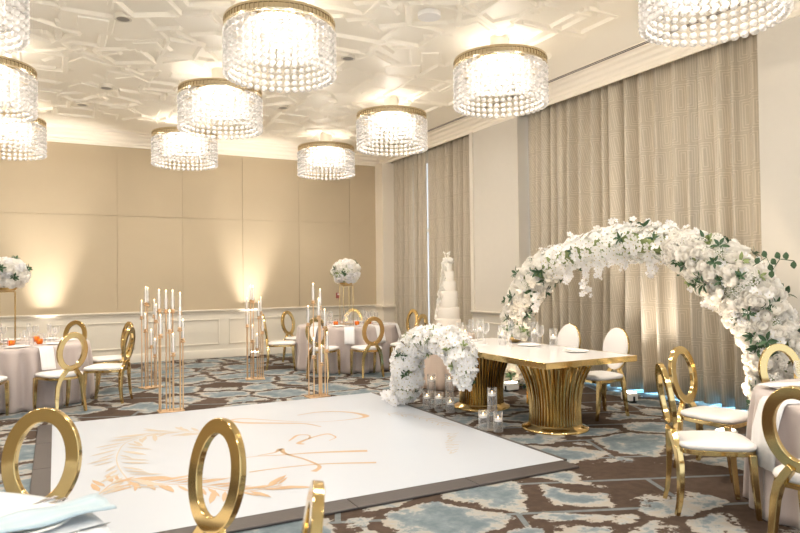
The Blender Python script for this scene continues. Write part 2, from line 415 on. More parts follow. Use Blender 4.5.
# ------------------------------------------------------------------ drapes
def drape(name, y0, y1, x, z0, z1, label, seed, folds=8):
    r = random.Random(seed); me = bpy.data.meshes.new(name)
    n = int((y1 - y0) / .012); ph = []; w = 0
    cuts = [0]
    for i in range(folds): cuts.append(cuts[-1] + r.uniform(.6, 1.45))
    cuts = [c / cuts[-1] for c in cuts]; amp = [r.uniform(.06, .12) for _ in cuts]; sk = [r.uniform(.3, .7) for _ in cuts]
    zs = [z0 + (z1 - z0) * j / 14 for j in range(15)]
    vs = []; fs = []; uvs = []
    def off(t, hz):
        for i in range(folds):
            if t <= cuts[i + 1] or i == folds - 1:
                q = (t - cuts[i]) / (cuts[i + 1] - cuts[i]); q = min(1, max(0, q))
                s_ = sk[i]; q = .5 * q / s_ if q < s_ else .5 + .5 * (q - s_) / (1 - s_)
                a = amp[i] * (.6 + .6 * (1 - hz))
                a *= .12 + .88 * min(1, min(t, 1 - t) * (y1 - y0) / .3)
                return a * math.sin(2 * PI * q) + .2 * a * math.sin(4 * PI * q + i) + .006 * math.sin(60 * t + 3 * i)
    L = [[0] * (n + 1) for _ in zs]
    for j, z in enumerate(zs):
        hz = j / 14; pv = None
        for i in range(n + 1):
            t = i / n; ty = t + .006 * math.sin(7 * hz + 9 * t) * (1 - hz) * min(1, 8 * t, 8 * (1 - t))
            p = Vector((x + off(min(1, max(0, ty)), hz), y0 + (y1 - y0) * t, z)); vs.append(p)
            if pv is not None: w += (p - pv).length
            else: w = 0
            pv = p; uvs.append((w, z))
    for j in range(14):
        for i in range(n):
            a = j * (n + 1) + i; fs.append((a, a + 1, a + n + 2, a + n + 1))
    me.from_pydata(vs, [], fs); ul = me.uv_layers.new()
    for lp in me.loops: ul.data[lp.index].uv = uvs[lp.vertex_index]
    me.polygons.foreach_set('use_smooth', [True] * len(fs)); me.materials.append(M['curtain'])
    o = bpy.data.objects.new(name, me); COL.objects.link(o)
    sd = o.modifiers.new('s', 'SOLIDIFY'); sd.thickness = .004
    return tag(o, label, 'curtain', 'floor length drapes along the window wall')
XD = XR + .19
drape('window_drape', 4.50, 5.38, XD, .05, 4.43, 'beige key-pattern drape nearest the bare wall, right end of the arch', 3, 4)
drape('window_drape', 5.30, 8.65, XD + .012, .05, 4.43, 'wide beige key-pattern drape hanging behind the flower arch', 5, 15)
drape('window_drape', 10.08, 11.95, XD, .03, 4.43, 'beige drape just left of the middle pier, behind the white cake', 8, 9)
drape('window_drape', 12.00, 12.58, XD, .03, 4.43, 'narrow beige drape between two gaps of daylight', 9, 4)
drape('window_drape', 12.61, 13.64, XD, .03, 4.43, 'beige drape farthest away, beside the corner pilaster', 12, 8)

# ------------------------------------------------------------------ dance floor
DX0, DX1, DY0, DY1 = -.035, 3.845, 4.38, 8.262
dfl = thing('dance_floor', 'large square white dance floor with gold monogram and dark grey edging on the carpet', 'dance floor', (0, 0, 0))
m = MB(); m.box((DX0, DY0, .002), (DX1, DY1, .018)); m.build('panel', M['vinyl'], dfl, smooth=False)
def strip(pts, name='edge_strip'):
    m = MB(); lo = [(x, y, .002) for x, y in pts[0]]; hi = [(x, y, .019) for x, y in pts[1]]; m.loft([lo, hi]); m.build(name, M['dark'], dfl, smooth=False)
def edge(x0, y0, x1, y1):
    m = MB(); m.box((x0, y0, .002), (x1, y1, .0185)); m.build('edge_strip', M['dark'], dfl, smooth=False, bevel=.006)
for i in range(4):
    a = DX0 - .13 + i * 1.0; edge(a + .002, DY0 - .212, min(a + .998, DX1 + .05), DY0)
    b = DY0 + i * .98; edge(DX0 - .14, b + .002, DX0, min(b + .978, DY1)); edge(DX1, b + .002, DX1 + .045, min(b + .978, DY1))

def ribbon(name, pts, widths, m, z=.0192, parent=dfl, sub=6):
    P = [Vector((x, y, 0)) for x, y in pts]; W = list(widths) if isinstance(widths, (list, tuple)) else [widths] * len(P)
    Q = []; QW = []
    for i in range(len(P) - 1):
        p0 = P[max(i - 1, 0)]; p1 = P[i]; p2 = P[i + 1]; p3 = P[min(i + 2, len(P) - 1)]
        for s_ in range(sub):
            t = s_ / sub
            Q.append(.5 * ((2 * p1) + (p2 - p0) * t + (2 * p0 - 5 * p1 + 4 * p2 - p3) * t * t + (3 * p1 - p0 - 3 * p2 + p3) * t ** 3)); QW.append(W[i] * (1 - t) + W[i + 1] * t)
    Q.append(P[-1]); QW.append(W[-1]); mb = MB(); pr = None
    for i, q in enumerate(Q):
        t = (Q[min(i + 1, len(Q) - 1)] - Q[max(i - 1, 0)]); t = t.normalized() if t.length > 1e-6 else Vector((1, 0, 0))
        nrm = Vector((-t.y, t.x, 0)) * QW[i] / 2
        a, b = mb.b.verts.new((q.x + nrm.x, q.y + nrm.y, z)), mb.b.verts.new((q.x - nrm.x, q.y - nrm.y, z))
        if pr: mb.b.faces.new((pr[0], a, b, pr[1]))
        pr = (a, b)
    o = mb.build(name, m, parent, smooth=False); return o
r = random.Random(17)
SW = [([(2.471, 7.321), (2.71, 7.372), (2.936, 7.299), (3.089, 7.117), (3.14, 6.881), (2.981, 6.807), (2.667, 6.83), (2.419, 6.937), (2.163, 7.181), (1.881, 7.458), (1.736, 7.434), (1.827, 7.246), (2.122, 7.047), (2.392, 6.861), (2.496, 6.623)],
       [.02, .035, .045, .06, .10, .03, .012, .01, .02, .04, .05, .075, .06, .04, .02]),
      ([(2.464, 6.19), (2.429, 6.287), (2.264, 6.23), (2.113, 6.13), (2.055, 6.062), (2.094, 6.011)], [.02, .05, .03, .05, .06, .03]),
      ([(2.35, 6.02), (2.45, 6.10), (2.464, 6.19)], [.012, .02, .03]),
      ([(2.0, 6.19), (2.056, 6.267), (2.153, 6.382), (2.238, 6.355), (2.248, 6.283), (2.2, 6.18)], [.012, .03, .045, .03, .02, .03]),
      ([(1.35, 5.80), (1.564, 5.813), (1.75, 5.75), (2.117, 5.651), (2.511, 5.486)], [.008, .015, .025, .05, .085]),
      ([(1.395, 5.361), (1.61, 5.356), (1.982, 5.294), (2.417, 5.1)], [.03, .028, .03, .055]),
      ([(1.60, 5.83), (1.761, 5.856), (1.842, 5.946), (1.83, 5.772), (1.918, 5.508), (1.959, 5.285), (1.932, 5.186), (1.858, 5.118)], [.012, .03, .075, .045, .03, .035, .05, .07])]
for p, w in SW: ribbon('monogram_stroke', p, [v * .8 for v in w], M['decal'])
def wreath(pts, mtl, n, ls):
    ribbon('wreath_stem', pts, .012, mtl, z=.0190)
    mb = MB(); L = len(pts) - 1; zz = .0194
    for i in range(n):
        q = i / n * L; a = Vector(pts[int(q)] + (0,)); b = Vector(pts[int(q) + 1] + (0,)); p = a.lerp(b, q % 1); d = (b - a).normalized()
        s_ = 1 if i % 2 else -1; an = s_ * r.uniform(.5, 1.0); d = Vector((d.x * math.cos(an) - d.y * math.sin(an), d.x * math.sin(an) + d.y * math.cos(an), 0)); nn = Vector((-d.y, d.x, 0))
        l = ls * r.uniform(.7, 1.3); w = l * r.uniform(.07, .12); row = []
        p = p + d * .03
        vs = [p, p + d * l * .35 + nn * w, p + d * l * .75 + nn * w * .8, p + d * l, p + d * l * .7 - nn * w * .7, p + d * l * .3 - nn * w * .8]
        mb.b.faces.new([mb.b.verts.new((v.x, v.y, zz)) for v in vs]); zz += .00004
    o = mb.build('wreath_leaves', mtl, dfl, smooth=False)
wreath([(1.45, 6.93), (1.3, 7.05), (1.12, 7.2), (.94, 7.22), (.76, 7.1), (.6, 6.93), (.51, 6.6), (.47, 6.28), (.475, 5.95), (.50, 5.66), (.50, 5.4)], M['decal2'], 46, .26)
wreath([(.27, 5.34), (.38, 5.58), (.47, 5.66), (.60, 5.52), (.74, 5.38), (.9, 5.27), (1.03, 5.12), (1.15, 4.95), (1.32, 4.88), (1.53, 4.905)], M['decal'], 40, .25)
# pale date lettering and branch near the table side
mb = None
for i in range(9):
    x, y = 3.50 - i * .045, 5.66 - i * .075; c = []
    for k in range(9):
        a = k / 8 * 2 * PI * r.choice((.6, .8, 1)); c.append((x + .05 * math.cos(a) + .012 * k - .04, y + .03 * math.sin(a + i)))
    ribbon('date_letter', c, .010, M['decal2'], sub=3)
wreath([(3.42, 6.9), (3.55, 6.75), (3.63, 6.5), (3.68, 6.2), (3.69, 5.97)], M['decal2'], 20, .11)


# ------------------------------------------------------------------ chandelier
def make_chandelier():
    t = thing('chandelier', '', 'chandelier', (0, 0, ZC), 0, 'round crystal drum chandeliers')
    m = MB(); m.lathe([(.115, 0), (.115, -.2), (.1, -.21)], 24); m.build('canopy', M['paint'], t)
    m = MB(); m.lathe([(.02, -.2), (.02, -.33)], 10); m.build('stem', M['ringgold'], t)
    m = MB(); m.lathe([(.535, -.28), (.55, -.275), (.555, -.30), (.545, -.305), (.545, -.35), (.555, -.355), (.55, -.375), (.535, -.37), (.535, -.28)], 72, cap=False)
    for k in range(72):
        a = 2 * PI * k / 72; m.box((.543, -.004, -.368), (.552, .004, -.282), rot=Matrix.Rotation(a, 3, 'Z'))
    m.build('ring', M['ringgold'], t)
    m = MB(); m.lathe([(.34, -.30), (.36, -.30), (.36, -.325), (.34, -.325), (.34, -.30)], 48, cap=False)
    for k in range(6):
        a = PI * k / 3; m.box((.0, -.012, -.315), (.545, .012, -.30), rot=Matrix.Rotation(a, 3, 'Z'))
    m.lathe([(.10, -.33), (.12, -.30), (.02, -.29)], 20)
    m.build('frame', M['ringgold'], t)
    m = MB(); m.lathe([(.01, -.292), (.53, -.292), (.53, -.296), (.01, -.296)], 40); m.build('diffuser', M['frost'], t)  # added frosted disc over the ring, softens the lamp's light on the ceiling
    def string(nb, r, sq):
        m = MB(); dz = .067
        for q in range(nb): m.sphere((0, 0, -q * dz), r, 9, 5, (1, 1, sq))
        return mesh_only(m.build('s', M['crystal'], auto=180))
    long_ = string(7, .035, .86); short = string(4, .032, .86)
    for k in range(40):
        a = 2 * PI * k / 40; child('bead_string', long_, t, (.53 * math.cos(a), .53 * math.sin(a), -.412), (0, 0, a))
    for k in range(28):
        a = 2 * PI * (k + .5) / 28; child('bead_string', short, t, (.35 * math.cos(a), .35 * math.sin(a), -.38), (0, 0, a))
    m = MB(); m.sphere((0, 0, 0), .022, 10, 6, (1, 1, 1.4)); bm_ = mesh_only(m.build('b', M['bulb'], auto=180))
    for k in range(8):
        a = 2 * PI * (k + .3) / 8; child('bulb', bm_, t, (.24 * math.cos(a), .24 * math.sin(a), -.36))
    return t
CH = make_chandelier()
spots = [
 (4.70, 3.50, 'crystal chandelier cut off by the top edge, above the right curtain'),
 (4.70, 6.36, 'crystal chandelier between the two curtains, whose gold rim has a white canopy above'),
 (4.70, 9.22, 'crystal chandelier just in front of the far curtain'),
 (4.70, 12.06, 'smallest chandelier, hanging close to the far wall near the corner'),
 (2.00, 6.37, 'largest fully visible crystal chandelier, top centre'),
 (1.99, 9.02, 'crystal chandelier hanging directly behind and left of the largest one'),
 (2.02, 11.98, 'small crystal chandelier nearest the far wall, left of centre'),
 (-.75, 6.36, 'crystal chandelier in the top left corner, hardly any gold rim in view'),
 (-.75, 9.22, 'crystal chandelier on the left edge with a curved gold rim'),
 (-.68, 12.06, 'lowest-looking chandelier on the left edge, hanging before the far wall'),
]
def chand_light(x, y, p):
    l = bpy.data.lights.new('chandelier_lamp', 'POINT'); l.energy = p; l.color = (1, .925, .83); l.shadow_soft_size = .2
    o = bpy.data.objects.new('chandelier_lamp', l); o.location = (x, y, ZC - .44); COL.objects.link(o)
LP = 66
for i, (x, y, lb) in enumerate(spots):
    if i == 0: CH.location = (x, y, ZC); tag(CH, lb, 'chandelier', CH['group'])
    else: dup(CH, (x, y, ZC), .4 * i, lb)
    chand_light(x, y, LP)
# ------------------------------------------------------------------ flowers (shared meshes)
def petal(mb, th, w, p0, p1, R, flare, mi=0):
    g = []
    for j in range(4):
        t = j / 3; ph = p0 + (p1 - p0) * t; rr = R * (1 + flare * t * t); row = []
        ww = w * math.sin(PI * (.22 + .6 * t)) 
        for i in range(4):
            a = th + ww * (i / 1.5 - 1); q = rr * (1 - .04 * math.cos((i / 1.5 - 1) * 3))
            zz = q * math.sin(ph) - (.06 * R if (j == 3 and i in (0, 3)) else 0)
            row.append(mb.b.verts.new((q * math.cos(ph) * math.cos(a), q * math.cos(ph) * math.sin(a), zz)))
        g.append(row)
    for j in range(3):
        for i in range(3):
            f_ = mb.b.faces.new((g[j][i], g[j][i + 1], g[j + 1][i + 1], g[j + 1][i])); f_.material_index = mi
def rose_into(mb, r):
    for n, R, w, a, b, fl in ((3, .34, 1.2, -.4, 1.35, 0), (4, .52, 1.0, -.6, 1.15, .05), (5, .72, .85, -.8, .85, .12), (6, .92, .72, -.9, .5, .2), (6, 1.0, .7, -1.0, .1, .22)):
        o = r.uniform(0, 6)
        for k in range(n): petal(mb, o + 2 * PI * k / n + r.uniform(-.1, .1), w, a, b + r.uniform(-.1, .1), R, fl)
def blossom_into(mb, r, M_=None):
    for k in range(5):
        a = 2 * PI * k / 5 + r.uniform(-.1, .1); pts = []
        up = r.uniform(.05, .35)
        prof = ((.08, .05), (.45, .34), (.8, .36), (1.0, .14))
        rows = []
        for d, w in prof:
            z = up * d * d; row = []
            for s_ in (-1, 0, 1):
                x, y = d, w * s_
                row.append(mb.b.verts.new((x * math.cos(a) - y * math.sin(a), x * math.sin(a) + y * math.cos(a), z + (.1 if s_ == 0 else 0) * -1 + .05)))
            rows.append(row)
        for j in range(3):
            for i in range(2): mb.b.faces.new((rows[j][i], rows[j][i + 1], rows[j + 1][i + 1], rows[j + 1][i]))
    n0 = len(mb.b.faces); mb.sphere((0, 0, .09), .11, 6, 4)
    mb.b.faces.ensure_lookup_table()
    for f_ in mb.b.faces[n0:]: f_.material_index = 1
def noncalc(mb, name, ms):
    me = bpy.data.meshes.new(name); mb.b.to_mesh(me); mb.b.free()
    for q in ms: me.materials.append(q)
    me.polygons.foreach_set('use_smooth', [True] * len(me.polygons)); return me
def mk(fn, name, ms, n):
    out = []
    for i in range(n):
        mb = MB(); fn(mb, random.Random(i + 5)); out.append(noncalc(mb, name, ms))
    return out
ROSE = mk(rose_into, 'rose', [M['petal']], 3); ROSEW = mk(rose_into, 'rose', [M['petalw']], 2)
BLOS = mk(blossom_into, 'blossom', [M['petalw'], M['heart']], 3)
def hyd_into(mb, r):
    for k in range(26):
        z = 1 - 1.5 * (k + .5) / 26; ph = k * 2.4; rr = math.sqrt(max(0, 1 - z * z))
        d = Vector((rr * math.cos(ph), rr * math.sin(ph), z)); q = d.to_track_quat('Z', 'Y'); ro = r.uniform(0, 2)
        for s_ in range(4):
            a = ro + s_ * PI / 2; P = []
            for x, y, zz in ((.04, 0, 0), (.2, -.13, .05), (.34, 0, .02), (.2, .13, .05)):
                v = Vector((x * math.cos(a) - y * math.sin(a), x * math.sin(a) + y * math.cos(a), zz)); P.append(q @ v + d * .8)
            mb.quad(*P)
HYD = mk(hyd_into, 'hydrangea', [M['petal']], 2)
def leaf_pts(mb, base, d, L, W, nrm):
    d = d.normalized(); s_ = d.cross(nrm).normalized(); n_ = s_.cross(d)
    pr = None
    for t, w in ((0, .05), (.3, .8), (.6, 1), (.85, .55), (1, .03)):
        c = base + d * (L * t) - n_ * (.25 * L * t * t)
        row = [mb.b.verts.new(c - s_ * W * w * .5 + n_ * .08 * L * w), mb.b.verts.new(c), mb.b.verts.new(c + s_ * W * w * .5 + n_ * .08 * L * w)]
        if pr:
            for i in range(2): mb.b.faces.new((pr[i], pr[i + 1], row[i + 1], row[i]))
        pr = row
def sprig_into(mb, r):
    for k in range(7):
        a = k * 2.4 + r.uniform(-.3, .3); e = r.uniform(.3, 1.1)
        d = Vector((math.cos(a) * math.cos(e), math.sin(a) * math.cos(e), math.sin(e)))
        leaf_pts(mb, d * .05, d, r.uniform(.7, 1.1), .38, Vector((0, 0, 1)) if e < 1 else Vector((1, 0, 0)))
SPRIG = mk(sprig_into, 'leaf_sprig', [M['leaf']], 2) + mk(sprig_into, 'leaf_sprig', [M['leafl']], 1)

def orient(nrm, spin):
    q = nrm.to_track_quat('Z', 'Y'); return (q @ Euler((0, 0, spin)).to_quaternion()).to_euler()
def merge_stuff(name, items, parent):
    """items = (mesh, loc, euler, scale): everything past the counted ones as one object"""
    if not items: return
    b = bmesh.new()
    for me, loc, ro, sc in items:
        t = bmesh.new(); t.from_mesh(me); mt = Matrix.LocRotScale(loc, ro, Vector((sc, sc, sc)))
        bmesh.ops.transform(t, matrix=mt, verts=t.verts); tmp = bpy.data.meshes.new('tmp'); t.to_mesh(tmp); t.free(); b.from_mesh(tmp); bpy.data.meshes.remove(tmp)
    me = bpy.data.meshes.new(name); b.to_mesh(me); b.free()
    for q in items[0][0].materials: me.materials.append(q)
    me.polygons.foreach_set('use_smooth', [True] * len(me.polygons))
    o = bpy.data.objects.new(name, me); COL.objects.link(o); o.parent = parent; o['kind'] = 'stuff'; return o
def scatter(parent, items, name, cam=Vector((0, 0, 1.58)), limit=96, org=Vector((0, 0, 0))):
    """the nearest and largest become parts, the rest one stuff part"""
    items = sorted(items, key=lambda q: (q[1] + org - cam).length / q[3] + (0 if (q[2].to_matrix() @ Vector((0, 0, 1))).dot(cam - q[1] - org) > 0 else 100))
    for me, loc, ro, sc in items[:limit]: child(name, me, parent, loc, ro, sc)
    merge_stuff(name, items[limit:], parent)

def tube_points(path, rad, n, mind, r, bias=None):
    """random points on a thick curved garland; path = list of Vector, rad = list"""
    seg = [(path[i + 1] - path[i]).length for i in range(len(path) - 1)]; tot = sum(seg); out = []; tries = 0
    while len(out) < n and tries < n * 30:
        tries += 1; s_ = r.uniform(0, tot); i = 0
        while s_ > seg[i] and i < len(seg) - 1: s_ -= seg[i]; i += 1
        t = min(1, s_ / seg[i]); c = path[i].lerp(path[i + 1], t); tg = (path[i + 1] - path[i]).normalized()
        R = rad[i] * (1 - t) + rad[i + 1] * t
        d = Vector((r.gauss(0, 1), r.gauss(0, 1), r.gauss(0, 1))); d = d - tg * d.dot(tg)
        if d.length < .05: continue
        d.normalize()
        if bias is not None and d.dot(bias) < r.uniform(-1.1, .1): continue
        p = c + d * (R * r.uniform(.82, 1.12))
        if p.z < .045: continue
        if any((p - q[0]).length_squared < mind * mind for q in out): continue
        out.append((p, (d + Vector((r.gauss(0, .25), r.gauss(0, .25), r.gauss(0, .25)))).normalized(), (i + t) / len(seg)))
    return out

# ---- flower arch behind the sweetheart table
def flower_arch():
    cx, cy = 5.89, 5.75
    t = thing('flower_arch', 'big half round arch of ivory roses and white blossoms in front of the curtain', 'flower arch', (cx, cy, 0))
    r = random.Random(4)
    CP = [(2.12, .0), (2.13, .35), (2.10, .75), (2.0, 1.15), (1.74, 1.52), (1.38, 1.76), (.95, 1.90), (.45, 2.0), (-.05, 2.05), (-.5, 2.04), (-.95, 1.96), (-1.3, 1.80), (-1.62, 1.55), (-1.85, 1.2), (-2.0, .8), (-2.08, .4), (-2.1, .0)]
    CP = [(y * (.945 if y > 0 else .975), z * .945) for y, z in CP]
    CP = [Vector((0, y, z)) for y, z in CP]
    def on(u):
        q = min(max(u, 0), .99999) * (len(CP) - 1); i = int(q); t_ = q - i
        p0, p1, p2, p3 = CP[max(i - 1, 0)], CP[i], CP[i + 1], CP[min(i + 2, len(CP) - 1)]
        return .5 * ((2 * p1) + (p2 - p0) * t_ + (2 * p0 - 5 * p1 + 4 * p2 - p3) * t_ * t_ + (3 * p1 - p0 - 3 * p2 + p3) * t_ ** 3)
    path = []; rad = []
    for k in range(41):
        u = k / 40; v = on(u); path.append(Vector((.04 * math.sin(9 * u), v.y, v.z + .02)))
        rad.append(.19 + (.02 if u < .3 else 0) + .02 * math.sin(28 * u) + (.07 * min(1, (u - .6) / .15) if u > .6 else 0))
    m = MB(); m.tube([on(k / 32) for k in range(33)], .018, 8)
    m.box((-.25, 1.97, .0), (.25, 2.03, .02)); m.box((-.25, -2.08, .0), (.25, -2.02, .02)); m.build('hoop', M['goldd'], t)
    # foliage body the stems are pushed into
    m = MB(); rings = []
    for k in range(41):
        i = k; tg = (path[min(i + 1, 40)] - path[max(i - 1, 0)]).normalized(); x = Vector((1, 0, 0)); y = tg.cross(x)
        rings.append([path[i] + (x * math.cos(q * PI / 6) + y * math.sin(q * PI / 6)) * rad[i] * (.6 + r.uniform(-.1, .1)) for q in range(12)])
    for rr in rings:
        for v in rr: v.z = max(v.z, .01)
    m.loft(rings); m.build('foliage_core', M['leafl'], t)
    pts = tube_points(path, rad, 1500, .062, r, None)
    roses = []; bl = []; hy = []; lf = []
    for p, d, u in pts:
        mid = .34 < u < .62; q = r.random()
        ro = orient(d, r.uniform(0, 6))
        if r.random() < (.02 if mid else .11): lf.append((r.choice(SPRIG[:2] if q < .8 else SPRIG), p, ro, r.uniform(.07, .11))); continue
        if mid and q < .85: bl.append((r.choice(BLOS), p, ro, r.uniform(.05, .068)))
        elif q < .62: roses.append((r.choice(ROSE), p, ro, r.uniform(.038, .066)))
        elif q < .8: hy.append((r.choice(HYD), p - d * .03, ro, r.uniform(.07, .1)))
        else: bl.append((r.choice(BLOS), p, ro, r.uniform(.04, .052)))
    # drooping sprays
    for u, ln in ((.30, .36), (.24, .2), (.40, .20), (.44, .42), (.47, .22), (.52, .16), (.58, .2), (.66, .22), (.70, .28), (.76, .2), (.80, .3)):
        b0 = on(u) + Vector((-.08, 0, -.12))
        for k in range(int(ln / .018)):
            p = b0 + Vector((r.uniform(-.05, .05), r.uniform(-.045, .045), -.018 * k - .03))
            bl.append((r.choice(BLOS), p, orient(Vector((-1 + r.uniform(-.5, .5), r.uniform(-.9, .5), r.uniform(-.5, .6))).normalized(), r.uniform(0, 6)), r.uniform(.034, .048)))
    # small upright sprays along the top
    for u in (.33, .40, .45, .5, .53, .57, .62, .67):
        b0 = on(u) + Vector((0, 0, .2))
        for k in range(10):
            p = b0 + Vector((r.uniform(-.07, .05), r.uniform(-.1, .1), r.uniform(-.05, .1)))
            bl.append((r.choice(BLOS), p, orient(Vector((r.uniform(-1, .3), r.uniform(-1, .6), r.uniform(0, 1))).normalized(), r.uniform(0, 6)), r.uniform(.032, .045)))
    og = Vector((cx, cy, 0))
    scatter(t, roses, 'rose', org=og); scatter(t, bl, 'blossom', org=og); scatter(t, hy, 'hydrangea', org=og); scatter(t, lf, 'leaf_sprig', org=og)
    # eucalyptus tendril curling off the right-hand shoulder
    m = MB(); st = [Vector((-.05, -1.7, 1.62)), Vector((-.06, -1.92, 1.74)), Vector((-.1, -2.0, 1.62)), Vector((-.1, -2.07, 1.72)), Vector((-.1, -2.2, 1.7))]
    m.tube(st, .004, 5); rr = random.Random(2)
    for i in range(9):
        q = i / 8 * 3.999; a, b = st[int(q)], st[int(q) + 1]; p = a.lerp(b, q % 1)
        leaf_pts(m, p, Vector((-.2, rr.uniform(-.6, .6), rr.choice((-1, 1)) * .8)), .07, .06, Vector((-1, 0, 0)))
    m.build('eucalyptus_tendril', M['leaf'], t, auto=180)
    return t
flower_arch()

# ---- orchid garland spilling off the long table
def garland():
    P = [(3.86, 7.50, .08), (3.88, 7.32, .14), (3.84, 7.14, .32), (3.80, 7.08, .56), (3.84, 6.98, .76), (3.88, 6.78, .87), (3.90, 6.45, .88), (3.91, 6.18, .86), (3.91, 6.03, .74), (3.91, 5.97, .58), (3.90, 5.95, .42)]
    rad = [.08, .13, .18, .17, .16, .14, .14, .16, .16, .12, .06]
    t = thing('orchid_garland', 'white orchid garland spilling off the marble-look table end down to the carpet', 'flower garland', (3.93, 7.3, 0))
    og = Vector((3.93, 7.3, 0)); path = [Vector(p) - og + Vector((-.03, 0, 0)) for p in P]; r = random.Random(9)
    m = MB(); m.tube([p for p in path], [q * .4 for q in rad], 8); m.build('foliage_core', M['leafl'], t)
    pts = tube_points(path, rad, 600, .05, r)
    bl = []; lf = []
    for p, d, u in pts:
        ro = orient(d, r.uniform(0, 6))
        if r.random() < .05: lf.append((r.choice(SPRIG), p, ro, .06))
        else: bl.append((r.choice(BLOS), p, ro, r.uniform(.045, .062)))
    for i in range(16):
        p = Vector((3.70 + r.uniform(-.05, .12), 7.3 + r.uniform(-.12, .25), r.uniform(.05, .16))) - og
        bl.append((r.choice(BLOS), p, orient(Vector((-.5 + r.uniform(-.4, .4), -.8, .6)).normalized(), r.uniform(0, 6)), .05))
    scatter(t, bl, 'orchid', org=og); scatter(t, lf, 'leaf_sprig', org=og)
    m = MB()
    for i in range(9):
        k = r.randrange(3, 9); a = path[k]; m.tube([a, a + Vector((r.uniform(-.2, .02), r.uniform(-.1, .1), r.uniform(-.05, .12))), a + Vector((r.uniform(-.22, -.1), r.uniform(-.15, .15), r.uniform(-.15, .05)))], .004, 5)
    m.build('stem', M['stem'], t)
garland()

# ------------------------------------------------------------------ chairs
def ring_band(mb, rx, rz, w, th, n=56):
    R_ = []
    for k in range(n):
        a = 2 * PI * k / n; c, s_ = math.cos(a), math.sin(a)
        R_.append([mb.b.verts.new(q) for q in (((rx) * c, -th / 2, rz * s_), ((rx) * c, th / 2, rz * s_), ((rx - w) * c, th / 2, (rz - w) * s_), ((rx - w) * c, -th / 2, (rz - w) * s_))])
    for k in range(n):
        a, b = R_[k], R_[(k + 1) % n]
        for i in range(4): mb.b.faces.new((a[i], a[(i + 1) % 4], b[(i + 1) % 4], b[i]))
def seat_outline(hw, hf, hb, n=36, ins=0):
    pts = []
    for k in range(n):
        a = 2 * PI * k / n; c, s_ = math.cos(a), math.sin(a); e = .42
        x = math.copysign(abs(c) ** e, c); y = math.copysign(abs(s_) ** (.55), s_)
        yy = y * (.24 - ins) + .025; wid = (hf + hb) / 2 + (hf - hb) / 2 * y - ins
        pts.append((x * wid, yy))
    return pts
def make_chair(kind='ring'):
    t = thing('banquet_chair', '', 'chair')
    m = MB(); so = seat_outline(.2, .235, .2); m.loft([[(x, y, .405) for x, y in so], [(x, y, .437) for x, y in so]]); m.build('seat_frame', M['gold'], t, bevel=.003)
    m = MB(); rings = []
    for z, ins in ((.437, .006), (.455, -.006), (.472, .0), (.482, .03), (.487, .08), (.489, .14)): rings.append([(x, y, z) for x, y in seat_outline(.2, .235, .2, ins=ins)])
    m.loft(rings); m.build('seat', M['seat'], t, auto=60)
    for s_ in (-1, 1):
        m = MB(); m.tube([(s_ * .205, .215, .42), (s_ * .207, .225, .25), (s_ * .205, .24, .1), (s_ * .2, .25, 0)], [1.1, 1, .85, .7], flat=(.02, .02)); m.build('leg', M['gold'], t, bevel=.004)
        m = MB(); m.tube([(s_ * .045, -.242, .535), (s_ * .085, -.232, .48), (s_ * .125, -.222, .42), (s_ * .15, -.214, .33), (s_ * .163, -.216, .2), (s_ * .17, -.228, .08), (s_ * .175, -.245, 0)], [1, 1.05, 1.1, 1.05, .95, .82, .72], flat=(.019, .023)); m.build('leg', M['gold'], t, bevel=.004)
    tilt = Matrix.Rotation(math.radians(9), 4, 'X')
    m = MB()
    if kind == 'ring':
        ring_band(m, .187, .240, .066, .034)
    else:
        ring_band(m, .192, .246, .03, .026)
    o = m.build('back_ring', M['gold'], t, bevel=.004); o.location = (0, -.262, .745); o.rotation_euler = (math.radians(9), 0, 0)
    if kind != 'ring':
        m = MB(); rings = []
        for y, f_ in ((-.012, .9), (.0, .985), (.02, 1.0), (.036, .95), (.044, .8), (.047, .4)):
            rings.append([(.186 * f_ * math.cos(2 * PI * k / 40), y, .24 * f_ * math.sin(2 * PI * k / 40)) for k in range(40)])
        m.loft(rings); o = m.build('backrest', M['seat'], t); o.location = (0, -.262, .745); o.rotation_euler = (math.radians(9), 0, 0)
    m = MB(); m.tube([(-.15, -.2, .425), (0, -.215, .42), (.15, -.2, .425)], 1, flat=(.012, .012)); m.build('back_rail', M['gold'], t)
    return t
RC = make_chair('ring'); WC = make_chair('white')
used = {'r': False, 'w': False}
def chair(x, y, dx, dy, label, group, w=False):
    src = WC if w else RC; k = 'w' if w else 'r'; rz = math.atan2(dy, dx) - PI / 2
    if not used[k]:
        used[k] = True; src.location = (x, y, 0); src.rotation_euler = (0, 0, rz); tag(src, label, 'chair', group)
    else: dup(src, (x, y, 0), rz, label, 'chair', group)
def ringpos(rx, ry, dx, dy):
    """seat centre from the place of the oval back"""
    l = math.hypot(dx, dy); return rx + dx / l * .26, ry + dy / l * .26
A_, B_, C_, D_ = (-.49, 10.22), (4.70, 11.05), (4.93, 2.24), (-.79, 2.29)
ga, gb, gc, gd = 'gold oval-back chairs at the far left table', 'gold oval-back chairs at the far round table', 'gold oval-back chairs at the near right table', 'gold oval-back chairs at the nearest left table'
chair(.06, 9.14, -.45, .89, 'gold ring-back chair with its back to us at the far left table', ga)
chair(.14, 11.33, -.5, -.87, 'gold ring-back chair behind the far left table, only its top arc showing', ga)
chair(.70, 10.6, -.95, -.3, 'gold ring-back chair right of the far left table, nearer the wall', ga)
chair(.62, 9.55, -.9, .42, 'gold ring-back chair turned sideways, rightmost of those at the far left table', ga)
chair(-.76, 8.98, .2, .98, 'gold chair cut off by the left edge, only a white seat corner and leg showing', ga)
chair(3.56, 11.46, .95, -.3, 'gold ring-back chair left of the far round table, beside the farther tall candle stand', gb)
